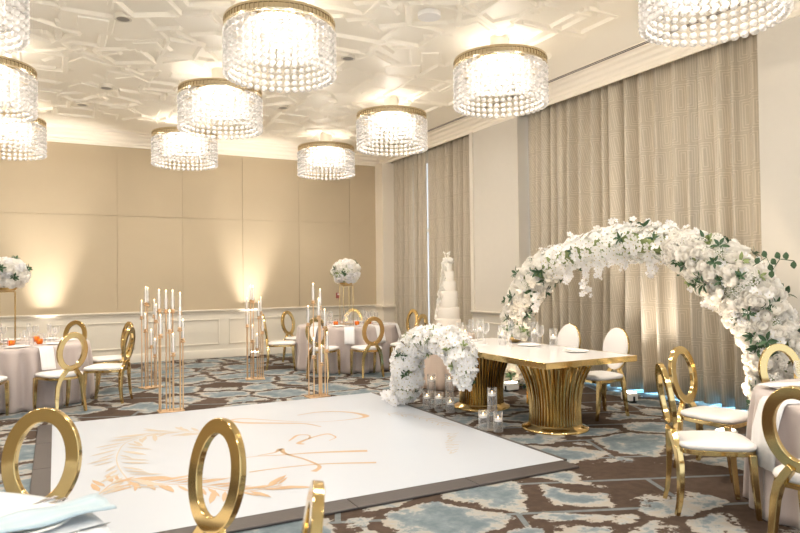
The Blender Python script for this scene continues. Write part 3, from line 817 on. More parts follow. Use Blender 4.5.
chair(4.15, 12.2, .5, -.87, 'gold ring-back chair behind the left rim of the far round table, top arc showing', gb)
chair(3.85, 10.12, .65, .76, 'gold ring-back chair partly hidden behind the middle candle stand', gb)
chair(4.53, 9.84, .08, 1, 'gold ring-back chair with its back to us in the middle of the far round table', gb)
chair(5.92, 11.3, -1, -.12, 'gold ring-back chair at the right side of the far round table', gb)
chair(5.36, 9.98, -.5, .87, 'gold ring-back chair seen behind the left crest of the orchid garland', gb)
chair(5.95, 10.4, -.9, .45, 'gold ring-back chair nearest the pier behind the garland crest', gb)
chair(5.3, 12.2, -.42, -.9, 'gold ring-back chair behind the far table under its tall flowers', gb)
chair(3.93, 3.03, .8, -.6, 'large gold ring-back chair at the right, side-on, nearer of the pair left of the table', gc)
chair(4.73, 3.58, .15, -.99, 'gold ring-back chair behind the side-on one, its oval back next to the curtain', gc)
chair(5.42, 3.30, -.45, -.89, 'gold ring-back chair beyond the near right table, in front of the arch foot', gc)
chair(*ringpos(3.53, 2.16, 1, .12), 1, .12, 'gold ring-back chair cut off by the right edge, nearest at that table', gc)
chair(*ringpos(-.06, 3.56, -.5, -.87), -.5, -.87, 'gold ring-back chair with its large oval at the lower left over the dark edging', gd)
chair(*ringpos(.61, 2.9, -.93, -.38), -.93, -.38, 'gold ring-back chair with its tall oval in the lower middle over the white floor', gd)
chair(*ringpos(.65, 1.86, -.95, .31), -.95, .31, 'gold ring-back chair seen edge-on at the bottom, only a narrow top showing', gd)
gw = 'white oval-back chairs behind the long table'
chair(5.49, 5.62, -1, .0, 'white padded oval-back chair behind the long table, right one of the pair', gw, True)
chair(5.47, 6.38, -1, -.06, 'white padded oval-back chair behind the long table, left one of the pair', gw, True)

# ------------------------------------------------------------------ round tables
TZ = .765
def round_table(c, r, label, clabel, seed, cm='cloth'):
    t = thing('round_table', label, 'table', (c[0], c[1], 0), 0, 'round banquet tables')
    m = MB(); m.lathe([(r - .02, TZ - .035), (r - .01, TZ - .03), (r - .01, TZ - .012), (r - .02, TZ - .008)], 48); m.build('tabletop', M['paint'], t)
    m = MB(); m.lathe([(.28, 0), (.28, .02), (.05, .04), (.04, .7), (.2, TZ - .036)], 20); m.build('pedestal', M['grey'], t)
    rr = random.Random(seed); n = 216; hs = [rr.uniform(.6, 1.3) for _ in range(40)]
    K = rr.choice((19, 21, 23)); ph = rr.uniform(0, 6)
    b = MB(); rings = []
    for fr in (.02, .4, .8, .97):
        rings.append([(c[0] + r * fr * math.cos(2 * PI * k / n), c[1] + r * fr * math.sin(2 * PI * k / n), TZ + .0015) for k in range(n)])
    for j in range(13):
        d = j / 12; z = TZ * (1 - d) + .008 if j else TZ - .003
        row = []
        for k in range(n):
            a = 2 * PI * k / n
            fo = math.sin(K * a + ph + .9 * math.sin(3 * a) + .7 * math.sin(5 * a + 1)); fo = math.copysign(abs(fo) ** .8, fo)
            am = .065 * (1 - math.exp(-3.2 * d)) * (.7 + .3 * math.sin(4 * a + seed))
            R = r + .006 + .02 * d + am * fo + .01 * math.sin(2 * K * a) * d
            row.append((c[0] + R * math.cos(a), c[1] + R * math.sin(a), z))
        rings.append(row)
    b.loft(rings, True, False); o = b.build('tablecloth', M[cm], auto=180)
    s_ = o.modifiers.new('s', 'SOLIDIFY'); s_.thickness = .002; s_.offset = 1
    tag(o, clabel, 'tablecloth', 'floor length round tablecloths')
round_table(A_, .9, 'round table at the far left, hidden under its long cloth', 'mauve floor length cloth on the far left round table', 1)
round_table(B_, .89, 'round table near the far corner, hidden under its long cloth', 'mauve floor length cloth on the far round table by the corner', 2)
round_table(C_, .93, 'round table at the right edge, hidden under its cloth', 'pale mauve cloth falling in folds at the right edge', 4)
round_table(D_, .945, 'nearest round table in the bottom left corner, hidden under its cloth', 'white cloth on the nearest table in the bottom left corner', 6, 'clothw')

TOPZ = TZ + .0045
def napkin(c, r, ang, label, m='clothn', w=.17, drop=.27, inn=.2):
    """napkin lying on the rim and hanging down the side"""
    pts = [(r - inn, TOPZ + .003), (r - .06, TOPZ + .003), (r + .01, TOPZ + .002), (r + .032, TOPZ - .02), (r + .055, TOPZ - .09), (r + .085, TOPZ - .2), (r + .10, TOPZ - drop)]
    mb = MB(); rows = []
    for q, z in pts:
        row = []
        for i in range(9):
            s_ = (i / 8 - .5) * w; dd = .004 * math.sin(i * 2.2)
            rr = math.sqrt(max(0, q * q - s_ * s_)) + dd * (z < TOPZ)
            row.append(mb.b.verts.new((c[0] + rr * math.cos(ang) - s_ * math.sin(ang), c[1] + rr * math.sin(ang) + s_ * math.cos(ang), z)))
        rows.append(row)
    for j in range(len(rows) - 1):
        for i in range(8): mb.b.faces.new((rows[j][i], rows[j][i + 1], rows[j + 1][i + 1], rows[j + 1][i]))
    o = mb.build('napkin', M[m], auto=180); s_ = o.modifiers.new('s', 'SOLIDIFY'); s_.thickness = .005; s_.offset = 1
    tag(o, label, 'napkin', 'napkins hanging over the table rims')
def goblet_mesh():
    m = MB(); m.lathe([(.034, 0), (.034, .003), (.006, .01), (.005, .09), (.012, .1), (.036, .13), (.04, .165), (.034, .205), (.0325, .205), (.038, .165), (.034, .132), (.008, .105)], 18, cap=True)
    return mesh_only(m.build('g', M['glass'], auto=60))
def flute_mesh():
    m = MB(); m.lathe([(.032, 0), (.032, .003), (.005, .01), (.004, .1), (.02, .13), (.026, .19), (.023, .24), (.0215, .24), (.0245, .19), (.018, .132), (.005, .108)], 16, cap=True)
    return mesh_only(m.build('g', M['glass'], auto=60))
def tumbler_mesh():
    m = MB(); m.lathe([(.03, 0), (.034, .11), (.032, .11), (.028, .008), (.002, .006)], 16); return mesh_only(m.build('g', M['glass'], auto=60))
GOB, FLU, TUM = goblet_mesh(), flute_mesh(), tumbler_mesh()
def put(name, me, loc, label, cat, group=None, rz=0, sc=1):
    o = bpy.data.objects.new(name, me); COL.objects.link(o); o.location = loc; o.rotation_euler = (0, 0, rz); o.scale = (sc,) * 3
    return tag(o, label, cat, group)
def plate_mesh(mt='whitem'):
    m = MB(); m.lathe([(.08, 0), (.135, .012), (.14, .014), (.135, .017), (.085, .006), (.01, .005)], 32); return mesh_only(m.build('p', M[mt]))
PL = plate_mesh(); PG = plate_mesh('glass')
def votive_src():
    t = thing('votive_candle', '', 'candle')
    m = MB(); m.lathe([(.03, 0), (.04, .02), (.042, .07), (.039, .07), (.036, .02), (.02, .006)], 16); m.build('glass', M['amber'], t)
    m = MB(); m.lathe([(.028, .008), (.03, .035), (.004, .036)], 12); m.build('candle', M['wax'], t)
    m = MB(); m.sphere((0, 0, .052), .008, 8, 6, (1, 1, 1.8)); m.build('flame', M['flame'], t)
    return t
VOT = votive_src(); first = {}
def place(src, key, loc, label, cat, group=None, rz=0):
    if key not in first:
        first[key] = 1; src.location = loc; src.rotation_euler = (0, 0, rz); return tag(src, label, cat, group)
    return dup(src, loc, rz, label, cat, group)
def setting(c, r, angs, where, seats, seed, gl=2):
    rr = random.Random(seed)
    for a, seat in zip(angs, seats):
        px, py = c[0] + (r - .26) * math.cos(a), c[1] + (r - .26) * math.sin(a)
        put('charger_plate', PL, (px, py, TOPZ), 'white plate on the %s, %s' % (where, seat), 'plate', 'plates on the ' + where)
        for k in range(gl):
            b = a + .2 + .14 * k; q = r - .36 - .07 * k
            put('wine_glass', (GOB, FLU, TUM)[k % 3], (c[0] + q * math.cos(b), c[1] + q * math.sin(b), TOPZ + .0005),
                '%s on the %s, %s' % (('clear stemmed goblet', 'slim clear flute', 'short clear tumbler')[k % 3], where, seat), 'glass', 'glasses on the ' + where)
seats = ['at the setting nearest the camera', 'at the front right setting', 'at the right-hand setting', 'at the back right setting', 'at the setting farthest away', 'at the back left setting', 'at the left-hand setting', 'at the front left setting']
angs = [-PI / 2 + .1 + k * PI / 4 for k in range(8)]
setting(A_, .88, angs, 'far left table', seats, 1, 3); setting(B_, .87, angs, 'far round table', seats, 2, 3)
for c, wh, sp in ((A_, 'far left table', ((.3, -.25, 'right of its flower stand'), (-.02, -.34, 'in front of its flower stand'), (.25, .2, 'behind its flower stand'))), (B_, 'far round table', ((-.32, -.2, 'left of its flower stand'), (.33, -.2, 'right of its flower stand'), (.02, -.36, 'in front of its flower stand')))):
    for x, y, w_ in sp: place(VOT, 'v', (c[0] + x, c[1] + y, TOPZ), 'amber glass votive candle on the %s, %s' % (wh, w_), 'candle', 'amber votives on round tables')
napkin(A_, .9, -PI / 2 + .43, 'white napkin hanging over the rim of the far left table behind the ring-back chair')
napkin(A_, .9, -PI / 2 - .35, 'white napkin hanging at the front left of the far left table')
for a, lb in ((-PI / 2 - 1.1, 'white napkin hanging at the left rim of the far round table'), (-PI / 2 - .38, 'white napkin hanging behind the candle stand on the far round table'), (-PI / 2 + .22, 'white napkin hanging behind the chair that has its back to us'), (-PI / 2 + .85, 'white napkin hanging at the right rim of the far round table')):
    napkin(B_, .89, a, lb)

# tall flower centrepieces
def centrepiece(c, label, seed):
    t = thing('flower_centrepiece', label, 'centrepiece', (c[0], c[1], TOPZ), 0, 'tall white flower centrepieces'); r = random.Random(seed)
    for k in range(4):
        a = PI / 4 + k * PI / 2; m = MB(); m.tube([(.13 * math.cos(a), .13 * math.sin(a), 0), (.13 * math.cos(a), .13 * math.sin(a), .70)], .006, 6); m.build('pole', M['gold'], t)
    m = MB()
    for z in (0.0, .69):
        for k in range(4):
            a = PI / 4 + k * PI / 2; b = a + PI / 2; m.tube([(.13 * math.cos(a), .13 * math.sin(a), z + .006), (.13 * math.cos(b), .13 * math.sin(b), z + .006)], .006, 6)
    m.build('rail', M['gold'], t)
    m = MB(); m.lathe([(.04, .69), (.11, .72), (.115, .75), (.1, .75), (.09, .73)], 20); m.build('bowl', M['goldd'], t)
    ctr = Vector((0, 0, .94)); m = MB(); m.sphere(ctr, .18, 16, 10, (1.1, 1.1, .85)); m.build('foliage_core', M['leafl'], t)
    fl = []; hy = []; lf = []; seen = []; n = 0
    while n < 2500 and len(seen) < 110:
        n += 1; d = Vector((r.gauss(0, 1), r.gauss(0, 1), r.gauss(0, 1))).normalized()
        if d.z < -.75: continue
        p = ctr + Vector((d.x * .23, d.y * .23, d.z * .2)) * r.uniform(.9, 1.1)
        if any((p - q).length < .062 for q in seen): continue
        seen.append(p); ro = orient(d, r.uniform(0, 6)); q = r.random()
        if q < .6: fl.append((r.choice(ROSE + ROSEW), p, ro, r.uniform(.04, .06)))
        elif q < .88: hy.append((r.choice(HYD), p - d * .02, ro, r.uniform(.06, .08)))
        else: lf.append((r.choice(SPRIG), p, ro, .07))
    og = Vector((c[0], c[1], TOPZ)); scatter(t, fl, 'rose', org=og); scatter(t, hy, 'hydrangea', org=og); scatter(t, lf, 'leaf_sprig', org=og)
centrepiece((-.57, 10.18), 'tall gold stand with white flower ball on the far left table', 11)
centrepiece((4.66, 11.02), 'tall gold stand with white flower ball on the far round table by the corner', 12)

# ------------------------------------------------------------------ near tables' settings
ANG = lambda c, p: math.atan2(p[1] - c[1], p[0] - c[0])
napkin(C_, .93, ANG(C_, (3.97, 2.72)), 'white napkin hanging over the near right table beside the side-on chair', w=.26, drop=.42)
def flat_cloth(name, cx, cy, L, W, rz, mt, label, th=.008, z=TOPZ + .016, wav=.004):
    mb = MB(); rows = []
    for j in range(9):
        row = []
        for i in range(13):
            x, y = (i / 12 - .5) * L, (j / 8 - .5) * W
            z_ = z + wav * math.sin(i * .9 + j * .5) + wav * .8 * math.sin(j * 1.7)
            row.append(mb.b.verts.new((cx + x * math.cos(rz) - y * math.sin(rz), cy + x * math.sin(rz) + y * math.cos(rz), z_)))
        rows.append(row)
    for j in range(8):
        for i in range(12): mb.b.faces.new((rows[j][i], rows[j][i + 1], rows[j + 1][i + 1], rows[j + 1][i]))
    o = mb.build(name, M[mt], auto=180); s_ = o.modifiers.new('s', 'SOLIDIFY'); s_.thickness = th; s_.offset = 1; return tag(o, label, 'napkin')
put('charger_plate', PL, (4.62, 2.88, TOPZ), 'white plate under folded menu on the near right table', 'plate', sc=1.15)
flat_cloth('menu_napkin', 4.60, 2.9, .36, .13, -.3, 'whitem', 'folded white napkin lying on the near right table in front of the oval chair', .006, TOPZ + .026, .001)
put('wine_glass', GOB, (4.45, 2.70, TOPZ), 'tall clear goblet at the right edge on the near right table', 'glass', 'glasses on the near right table', sc=1.1)
put('wine_glass', FLU, (4.72, 2.42, TOPZ), 'clear flute just outside the right edge on the near right table', 'glass', 'glasses on the near right table')
# nearest table
put('charger_plate', PL, (-.10, 2.56, TOPZ), 'white dinner plate under the pale blue napkin', 'plate', sc=1.15)
flat_cloth('folded_napkin', -.03, 2.52, .40, .17, .3, 'clothb', 'pale blue satin napkin folded on the nearest table, bottom left', .005, TOPZ + .03, .005)
def cutlery(name, loc, rz, label, fork=True):
    m = MB(); m.box((-.11, -.004, 0), (.03, .004, .003))
    if fork:
        m.box((.03, -.011, 0), (.05, .011, .003))
        for k in range(4): m.box((.05, -.011 + k * .0062, 0), (.095, -.0075 + k * .0062, .003))
    else: m.loft([[(.03, -.005, 0), (.03, .008, 0), (.03, .008, .003), (.03, -.005, .003)], [(.1, -.008, 0), (.1, .010, 0), (.1, .01, .002), (.1, -.008, .002)], [(.13, .004, 0), (.13, .008, 0), (.13, .008, .001), (.13, .004, .001)]])
    o = m.build(name, M['silver'], bevel=.001); o.location = loc; o.rotation_euler = (0, 0, rz); tag(o, label, 'cutlery', 'cutlery on the nearest table')
cutlery('dinner_fork', (-.04, 2.735, TOPZ), .68, 'polished steel fork left of the pale blue napkin')
cutlery('salad_fork', (-.07, 2.775, TOPZ), .68, 'second polished steel fork, farther one beside the napkin')
cutlery('dinner_knife', (.04, 2.395, TOPZ), .3, 'steel knife on the nearest table right of the pale blue napkin', False)
put('wine_glass', GOB, (-.22, 2.76, TOPZ), 'blurred clear goblet at the left edge on the nearest table', 'glass', sc=1.0)

# ------------------------------------------------------------------ candle stands
def candle_stand(loc, spec, label, rz=0, bw=.30, bd=.2):
    t = thing('candle_stand', label, 'candle stand', (loc[0], loc[1], 0), rz, 'tall gold taper candle stands')
    m = MB(); m.box((-bw / 2, -bd / 2, 0), (bw / 2, bd / 2, .018)); m.build('base', M['rosegold'], t, bevel=.004)
    for x, y, h in spec:
        m = MB()
        m.tube([(x, y, .018), (x, y, h - .02)], .008, 8)
        m.build('pole', M['rosegold'], t)
        m = MB(); m.lathe([(.012, h - .035), (.03, h - .025), (.03, h - .012), (.014, h - .004), (.026, h + .012), (.028, h + .02), (.012, h + .022)], 14, (x, y, 0)); c = m.build('cup', M['rosegold'], t)
        m = MB(); m.lathe([(.011, h + .02), (.0095, h + .235)], 10, (x, y, 0)); m.build('candle', M['wax'], t)
        m = MB(); m.sphere((x, y, h + .246), .0055, 8, 6, (1, 1, 2.2)); m.build('flame', M['flame'], t)
        m = MB(); m.lathe([(.024, h + .022), (.024, h + .20)], 14, (x, y, 0), cap=False); m.build('glass_tube', M['glass'], t)
SP1 = [(-.125, -.06, .93), (-.125, .06, 1.23), (-.045, .05, 1.22), (.035, .06, 1.22), (.12, .05, 1.19), (-.02, -.06, .98), (.1, -.06, 1.0), (.02, -.07, .70), (.14, -.02, .86)]
SP2 = [(-.12, -.03, .86), (-.06, .05, 1.25), (-.02, .06, 1.24), (-.12, .07, 1.05), (.1, .06, 1.06), (.06, -.05, .99), (.03, -.06, .48), (.12, -.06, .75), (-.04, -.07, .62)]
SP3 = [(-.02, .06, 1.28), (.09, .07, 1.2), (-.1, .05, .98), (.0, -.06, 1.08), (.04, .0, 1.06), (.1, -.04, .93), (-.08, -.07, .55), (.12, -.07, .62), (.03, -.08, .45)]
candle_stand((1.24, 8.42), SP1, 'gold candle stand with nine tapers beside the white floor edge, front left one')
candle_stand((1.26, 10.45), [(x * .9, y, h) for x, y, h in SP2], 'gold candle stand directly behind the front left one, closer to the wall', .4)
candle_stand((3.13, 8.44), SP3, 'gold candle stand before the far round table at the back edge of the white floor', .1)
candle_stand((2.83, 10.46), SP2, 'gold candle stand against the far wall panelling, left of the far round table', -.2)

# ------------------------------------------------------------------ long table with two flared gold bases
LT = thing('long_table', 'long glossy white table with gold rim on two flared gold ribbed bases', 'table', (4.645, 6.07, 0))
m = MB(); m.box((-.575, -1.22, .745), (.575, 1.22, .775)); m.build('tabletop', M['white'], LT, smooth=False, bevel=.004)
m = MB()
for a, b in (((-.59, -1.235), (.59, -1.22)), ((-.59, 1.22), (.59, 1.235)), ((-.59, -1.22), (-.575, 1.22)), ((.575, -1.22), (.59, 1.22))): m.box((a[0], a[1], .715), (b[0], b[1], .776))
m.build('rim', M['gold'], LT, smooth=False, bevel=.003)
for yy in (-.66, .69):
    m = MB(); m.lathe([(.35, 0), (.35, .012), (.34, .025), (.29, .04), (.28, .05), (.27, .06)], 48, (0, yy, 0)); b = m.build('base', M['gold'], LT)
    m = MB(); m.lathe([(.225, .05), (.215, .2), (.225, .42), (.25, .62), (.27, .70), (.3, .716)], 48, (0, yy, 0)); m.build('core', M['goldd'], b)
    NR = 52
    for k in range(NR):
        a = 2 * PI * k / NR; c, s_ = math.cos(a), math.sin(a); pts = []
        top = .715 if k % 2 else .66
        for j in range(8):
            q = j / 7; z = .045 + (top - .045) * q; R = .262 - .02 * math.sin(PI * q * .8) + .125 * q ** 2.6
            pts.append((R * c, R * s_ + yy, z))
        m = MB(); m.tube(pts, 1, flat=(.0065, .011)); m.build('rib', M['gold'], b, bevel=0)

LZ = .776
def cyl_vase(loc, r, h, wax, label, group, fl=True):
    t = thing('glass_cylinder', label, 'candle holder', loc, 0, group)
    m = MB(); m.lathe([(r * .2, .004), (r, .0), (r, h), (r - .004, h), (r - .004, .012), (r * .2, .011)], 24, cap=True); m.build('glass', M['glass'], t)
    m = MB(); m.lathe([(.004, wax - .03), (r * .8, wax - .025), (r * .82, wax), (.01, wax + .002)], 16); m.build('floating_candle', M['wax'], t)
    if fl:
        m = MB(); m.sphere((0, 0, wax + .014), .006, 8, 6, (1, 1, 1.8)); m.build('flame', M['flame'], t)
gv = 'clear glass cylinders with floating candles on the carpet'
for x, y, r, h, w_, lb in ((3.95, 5.72, .05, .20, .15, 'short clear cylinder candle on the carpet, left one before the gold bases'),
    (4.03, 5.57, .05, .20, .13, 'short clear cylinder candle on the carpet, right-hand one before the gold bases'),
    (4.08, 5.74, .05, .42, .36, 'tall clear cylinder candle standing behind the two short ones'),
    (4.00, 6.98, .052, .20, .15, 'short clear cylinder candle nearest the garland foot'),
    (4.10, 7.04, .052, .40, .34, 'tall clear cylinder candle under the garland, left one'),
    (4.06, 6.80, .052, .22, .17, 'short clear cylinder candle under the garland, middle one'),
    (4.21, 6.80, .052, .42, .36, 'tallest clear cylinder candle under the garland, right one'),
    (4.12, 6.64, .05, .16, .12, 'lowest clear cylinder candle, in front of the group under the garland')):
    cyl_vase((x, y, .001), r, h, w_, lb, gv)
gt = 'clear glass cylinders on the long table'
for x, y, h, lb in ((4.42, 7.12, .2, 'clear cylinder with white candle at the far end of the long table, leftmost'), (4.55, 7.08, .24, 'clear cylinder with candle at the far end of the long table, second one'),
    (4.68, 7.16, .2, 'clear cylinder with candle at the far end of the long table, third one'), (4.82, 7.02, .27, 'tall clear cylinder with candle before the pier, far table end'),
    (4.72, 6.42, .24, 'clear cylinder candle beside the low flowers on the long table'), (5.16, 6.02, .2, 'clear cylinder candle between low flowers and white chair'), (5.16, 6.36, .26, 'tall clear cylinder candle in front of the left white chair')):
    cyl_vase((x, y, LZ), .045, h, h * .55, lb, gt)
for me, x, y, lb in ((GOB, 4.62, 6.62, 'clear goblet left of the low flowers on the long table'), (FLU, 4.48, 6.72, 'slim flute near the garland on the long table'), (GOB, 4.88, 5.92, 'clear goblet in front of the left white chair'),
                     (FLU, 4.72, 6.25, 'slim flute next to the cylinder candles on the long table'), (GOB, 4.7, 6.95, 'clear goblet at the far back of the long table')):
    put('wine_glass', me, (x, y, LZ), lb, 'glass', 'glasses on the long table', sc=1.25)
for x, y, lb in ((4.95, 5.42, 'white plate at the right-hand place of the long table'), (4.95, 6.20, 'white plate at the left-hand place of the long table')):
    put('charger_plate', PL, (x, y, LZ), lb, 'plate', 'plates on the long table')
flat_cloth('menu_napkin', 4.93, 5.42, .2, .12, 1.3, 'whitem', 'white folded napkin on the right-hand plate of the long table', .008, LZ + .017, .002)
t = thing('crystal_block', 'small clear faceted crystal holder in the middle of the long table', 'candle holder', (4.50, 6.0, LZ))
m = MB(); m.lathe([(.03, 0), (.035, .02), (.02, .05), (.035, .08), (.03, .1), (.012, .1)], 8); m.build('crystal', M['glass'], t, smooth=False)
m = MB(); m.lathe([(.011, .1), (.01, .16)], 10); m.build('candle', M['wax'], t)
t = thing('low_flowers', 'low bowl of ivory roses on the long table below the left arch leg', 'flowers', (5.05, 6.62, LZ)); r = random.Random(8)
m = MB(); m.lathe([(.05, 0), (.09, .03), (.1, .07), (.085, .07), (.03, .02)], 20); m.build('bowl', M['goldd'], t)
fl = []; lf = []
for i in range(100):
    d = Vector((r.gauss(0, 1), r.gauss(0, 1), abs(r.gauss(0, .8)))).normalized(); p = Vector((0, 0, .09)) + Vector((d.x * .13, d.y * .16, d.z * .1))
    (lf if i % 6 == 0 else fl).append((r.choice(SPRIG if i % 6 == 0 else ROSE), p, orient(d, i), .07 if i % 6 == 0 else r.uniform(.03, .045)))
scatter(t, fl, 'rose', org=Vector((5.05, 6.62, LZ))); scatter(t, lf, 'leaf_sprig', org=Vector((5.05, 6.62, LZ)))
m = MB(); m.sphere((0, 0, .085), .09, 12, 8, (1, 1.2, .7)); m.build('foliage_core', M['leafl'], t)

# ------------------------------------------------------------------ cake table and cake
CK = (5.12, 8.28)
t = thing('cake_table', 'small round table hidden under a blush cloth behind the orchid garland', 'table', (CK[0], CK[1], 0))
m = MB(); m.lathe([(.37, .72), (.38, .725), (.38, .75), (.37, .755)], 32); m.build('tabletop', M['paint'], t)
m = MB(); m.lathe([(.2, 0), (.2, .02), (.03, .04), (.03, .72)], 16); m.build('pedestal', M['grey'], t)
rings = []; n = 96
for fr in (.02, .95): rings.append([(.385 * fr * math.cos(2 * PI * k / n), .385 * fr * math.sin(2 * PI * k / n), .758) for k in range(n)])
for j in range(9):
    d = j / 8
    rings.append([((.389 + .05 * d + .022 * d * math.sin(15 * 2 * PI * k / n + math.sin(6 * PI * k / n))) * math.cos(2 * PI * k / n), (.389 + .05 * d + .022 * d * math.sin(15 * 2 * PI * k / n + math.sin(6 * PI * k / n))) * math.sin(2 * PI * k / n), .755 * (1 - d) + .006) for k in range(n)])
m = MB(); m.loft(rings, True, False); o = m.build('tablecloth', M['clothp'], auto=180); o.location = (CK[0], CK[1], 0); s_ = o.modifiers.new('s', 'SOLIDIFY'); s_.thickness = .002; s_.offset = 1
tag(o, 'blush satin cloth on the little cake table behind the garland', 'tablecloth')
t = thing('wedding_cake', 'tall tapering white tiered cake with flowers spilling down its left side', 'cake', (CK[0], CK[1], .763))
m = MB(); m.lathe([(.2, 0), (.21, .01), (.2, .02)], 40); m.build('cake_board', M['goldd'], t)
z = .02
for r_, h in ((.185, .2), (.165, .17), (.14, .24), (.115, .15), (.09, .14), (.068, .11)):
    m = MB(); m.lathe([(r_ - .004, z), (r_, z + .006), (r_, z + h - .008), (r_ - .008, z + h), (.01, z + h)], 40)
    for k in range(24): pass
    m.lathe([(r_, z + .002), (r_ + .006, z + .008), (r_, z + .014)], 40, cap=False); m.build('tier', M['cake'], t); z += h
fl = []; r = random.Random(3)
hs = [(.068, z), (.09, z - .11), (.115, z - .25), (.14, z - .4), (.165, z - .64), (.185, z - .81)]
for i in range(62):
    q = i / 61 * .88; zz = z + .04 - q * (z - .1); rr_ = .05 + .145 * q; a = PI * .98 + .5 * math.sin(5 * q) + r.uniform(-.35, .35) - .2
    d = Vector((math.cos(a) * .8, math.sin(a) - .25, .2)).normalized()
    fl.append((r.choice(ROSE), Vector((rr_ * math.cos(a), rr_ * math.sin(a), zz)), orient(d, i), r.uniform(.024, .042)))
for i in range(16):
    fl.append((r.choice(ROSE), Vector((r.uniform(-.05, .05), r.uniform(-.05, .05), z + r.uniform(0, .07))), orient(Vector((r.uniform(-1, 1), r.uniform(-1, 0), .6)).normalized(), i), .035))
scatter(t, fl, 'rose', org=Vector((CK[0], CK[1], .76)))
m = MB()
for i in range(9):
    a = r.uniform(0, 6); e = Vector((.06 * math.cos(a), .06 * math.sin(a), z + .15 + r.uniform(-.02, .05))); m.tube([(0, 0, z + .02), e * .6 + Vector((0, 0, .4 * z)), e], .0025, 5); m.sphere(e, .012, 6, 4)
m.build('top_spray', M['petal'], t)

# ------------------------------------------------------------------ uplights
def uplight(x, y, label, rz=0):
    t = thing('uplight', label, 'uplight', (x, y, 0), rz, 'little floor uplights')
    m = MB(); m.box((-.09, -.07, .02), (.09, .07, .12)); m.build('housing', M['whitem'], t, smooth=False, bevel=.02)
    m = MB(); m.box((-.07, -.05, .12), (.07, .05, .126)); m.build('lens', emit('uplight_lens', '#ffe2bd', 18), t, smooth=False)
    m = MB(); m.box((-.1, -.03, 0), (.1, .03, .021)); m.box((-.1, -.012, .0), (-.09, .012, .08)); m.box((.09, -.012, 0), (.1, .012, .08)); m.build('bracket', M['black'], t, smooth=False)
def spot(name, loc, tgt, e, col, size, blend=.6, rad=.04):
    l = bpy.data.lights.new(name, 'SPOT'); l.energy = e; l.color = col; l.spot_size = math.radians(size); l.spot_blend = blend; l.shadow_soft_size = rad
    o = bpy.data.objects.new(name, l); o.location = loc; o.rotation_euler = (Vector(tgt) - Vector(loc)).to_track_quat('-Z', 'Y').to_euler(); COL.objects.link(o)
WU = (1, .92, .84)
for x, y, lb in ((3.62, 13.39, 'small floor uplight against the far wall panelling between candle stand and chair'), (-.15, 13.39, 'small floor uplight hidden behind the far left table')):
    uplight(x, y, lb); spot('wall_wash', (x, y, .14), (x, 13.84, 3.0), 330, WU, 44, 1, .1)
uplight(6.40, 6.05, 'white box uplight on the carpet at the foot of the curtain behind the white chairs', 1.4); spot('curtain_wash', (6.40, 6.05, .14), (6.75, 5.9, 2.2), 75, WU, 75, .8)
uplight(5.62, 7.45, 'floor uplight at the left foot of the flower arch'); spot('arch_wash', (5.62, 7.45, .14), (5.85, 7.3, 1.3), 45, (1, .82, .62), 70, .8)
uplight(5.60, 4.12, 'floor uplight at the right foot of the flower arch'); spot('arch_wash', (5.60, 4.12, .14), (5.85, 4.1, 1.3), 50, (1, .82, .62), 70, .8)
# small fire alarm on the far wall
t = thing('fire_alarm', 'small dark red alarm plate on the far wall right of the white flower ball', 'alarm', (5.64, YB - .001, 1.22))
m = MB(); m.box((-.045, -.035, -.06), (.045, 0, .06)); m.build('body', M['red'], t, smooth=False, bevel=.006)
m = MB(); m.box((-.02, -.045, .01), (.02, -.034, .045)); m.build('strobe', M['whitem'], t, smooth=False, bevel=.003)

# ------------------------------------------------------------------ light
W = bpy.data.worlds.new('world'); S.world = W; W.use_nodes = True
W.node_tree.nodes['Background'].inputs[0].default_value = (.84, .92, 1, 1); W.node_tree.nodes['Background'].inputs[1].default_value = .8
def area(name, loc, rot, sx, sy, e, col):
    l = bpy.data.lights.new(name, 'AREA'); l.shape = 'RECTANGLE'; l.size = sx; l.size_y = sy; l.energy = e; l.color = col
    o = bpy.data.objects.new(name, l); o.location = loc; o.rotation_euler = rot; COL.objects.link(o)
# daylight creeping in behind the drapes
area('daylight', (7.13, 6.4, .30), (0, math.radians(20), 0), .1, 3.6, 34, (.22, .6, 1))
area('daylight', (7.15, 11.9, 2.2), (0, math.radians(90), 0), 3.8, 3.3, 9, (.45, .7, 1))
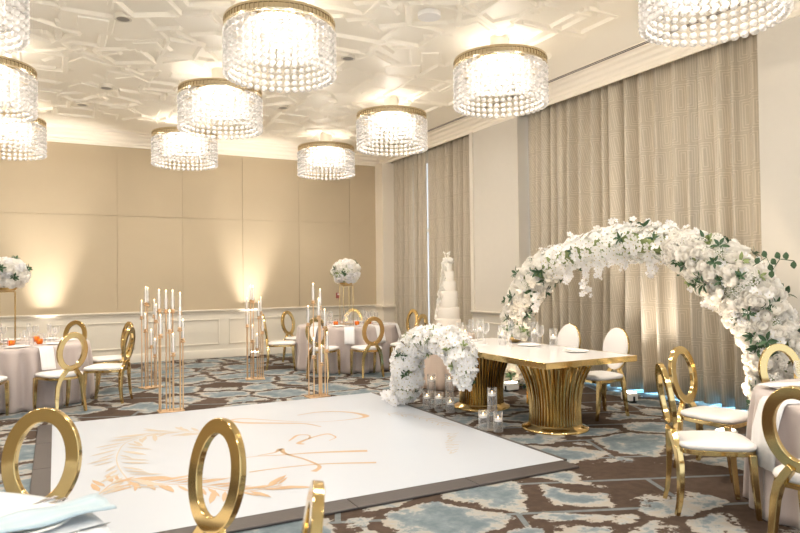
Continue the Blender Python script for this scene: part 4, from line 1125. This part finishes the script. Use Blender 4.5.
# further chandeliers of the same rows behind the camera light the near part of the room
for y in (3.5, .65):
    for x in (-.75, 2.0, 4.7):
        if (x, y) == (4.7, 3.5): continue
        dup(CH, (x, y, ZC), .3, 'crystal chandelier overhead, outside the picture'); chand_light(x, y, LP)
for x in (-3.5,):
    for y in (3.5, 6.36, 9.22, 12.06):
        dup(CH, (x, y, ZC), .3, 'crystal chandelier of the left row, outside the picture'); chand_light(x, y, LP)
# recessed downlights' own light
for x, y in ((.645, 7.59), (.654, 10.42), (3.30, 10.39), (3.316, 7.71)):
    spot('downlight_lamp', (x, y, ZC - .07), (x, y, 0), 20, (1, .92, .82), 90, 1, .06)

# ------------------------------------------------------------------ camera
yaw, pit, rol, fpx = math.radians(27.6), math.atan(12.3 / 659), math.asin(.0112), 659.
Fh = Vector((math.sin(yaw), math.cos(yaw), 0)); Z = Vector((0, 0, 1)); R0 = Vector((math.cos(yaw), -math.sin(yaw), 0))
F = Fh * math.cos(pit) + Z * math.sin(pit); U0 = -Fh * math.sin(pit) + Z * math.cos(pit)
Rr = R0 * math.cos(rol) - U0 * math.sin(rol); U = U0 * math.cos(rol) + R0 * math.sin(rol)
cam = bpy.data.cameras.new('camera'); co = bpy.data.objects.new('camera', cam); COL.objects.link(co)
cam.sensor_width = 36; cam.lens = fpx / 800 * 36; cam.clip_start = .05
co.matrix_world = Matrix(((Rr.x, U.x, -F.x, 0), (Rr.y, U.y, -F.y, 0), (Rr.z, U.z, -F.z, 1.58), (0, 0, 0, 1)))
cam.dof.use_dof = True; cam.dof.focus_distance = 6.8; cam.dof.aperture_fstop = 3.2
S.camera = co
S.view_settings.view_transform = 'Standard'; S.view_settings.look = 'None'; S.view_settings.gamma = 1
S.view_settings.use_curve_mapping = False; S.view_settings.exposure = 1.05
S.cycles.max_bounces = 8; S.cycles.diffuse_bounces = 6; S.cycles.glossy_bounces = 4; S.cycles.transparent_max_bounces = 16
S.cycles.sample_clamp_indirect = 6; S.cycles.caustics_reflective = False; S.cycles.caustics_refractive = False
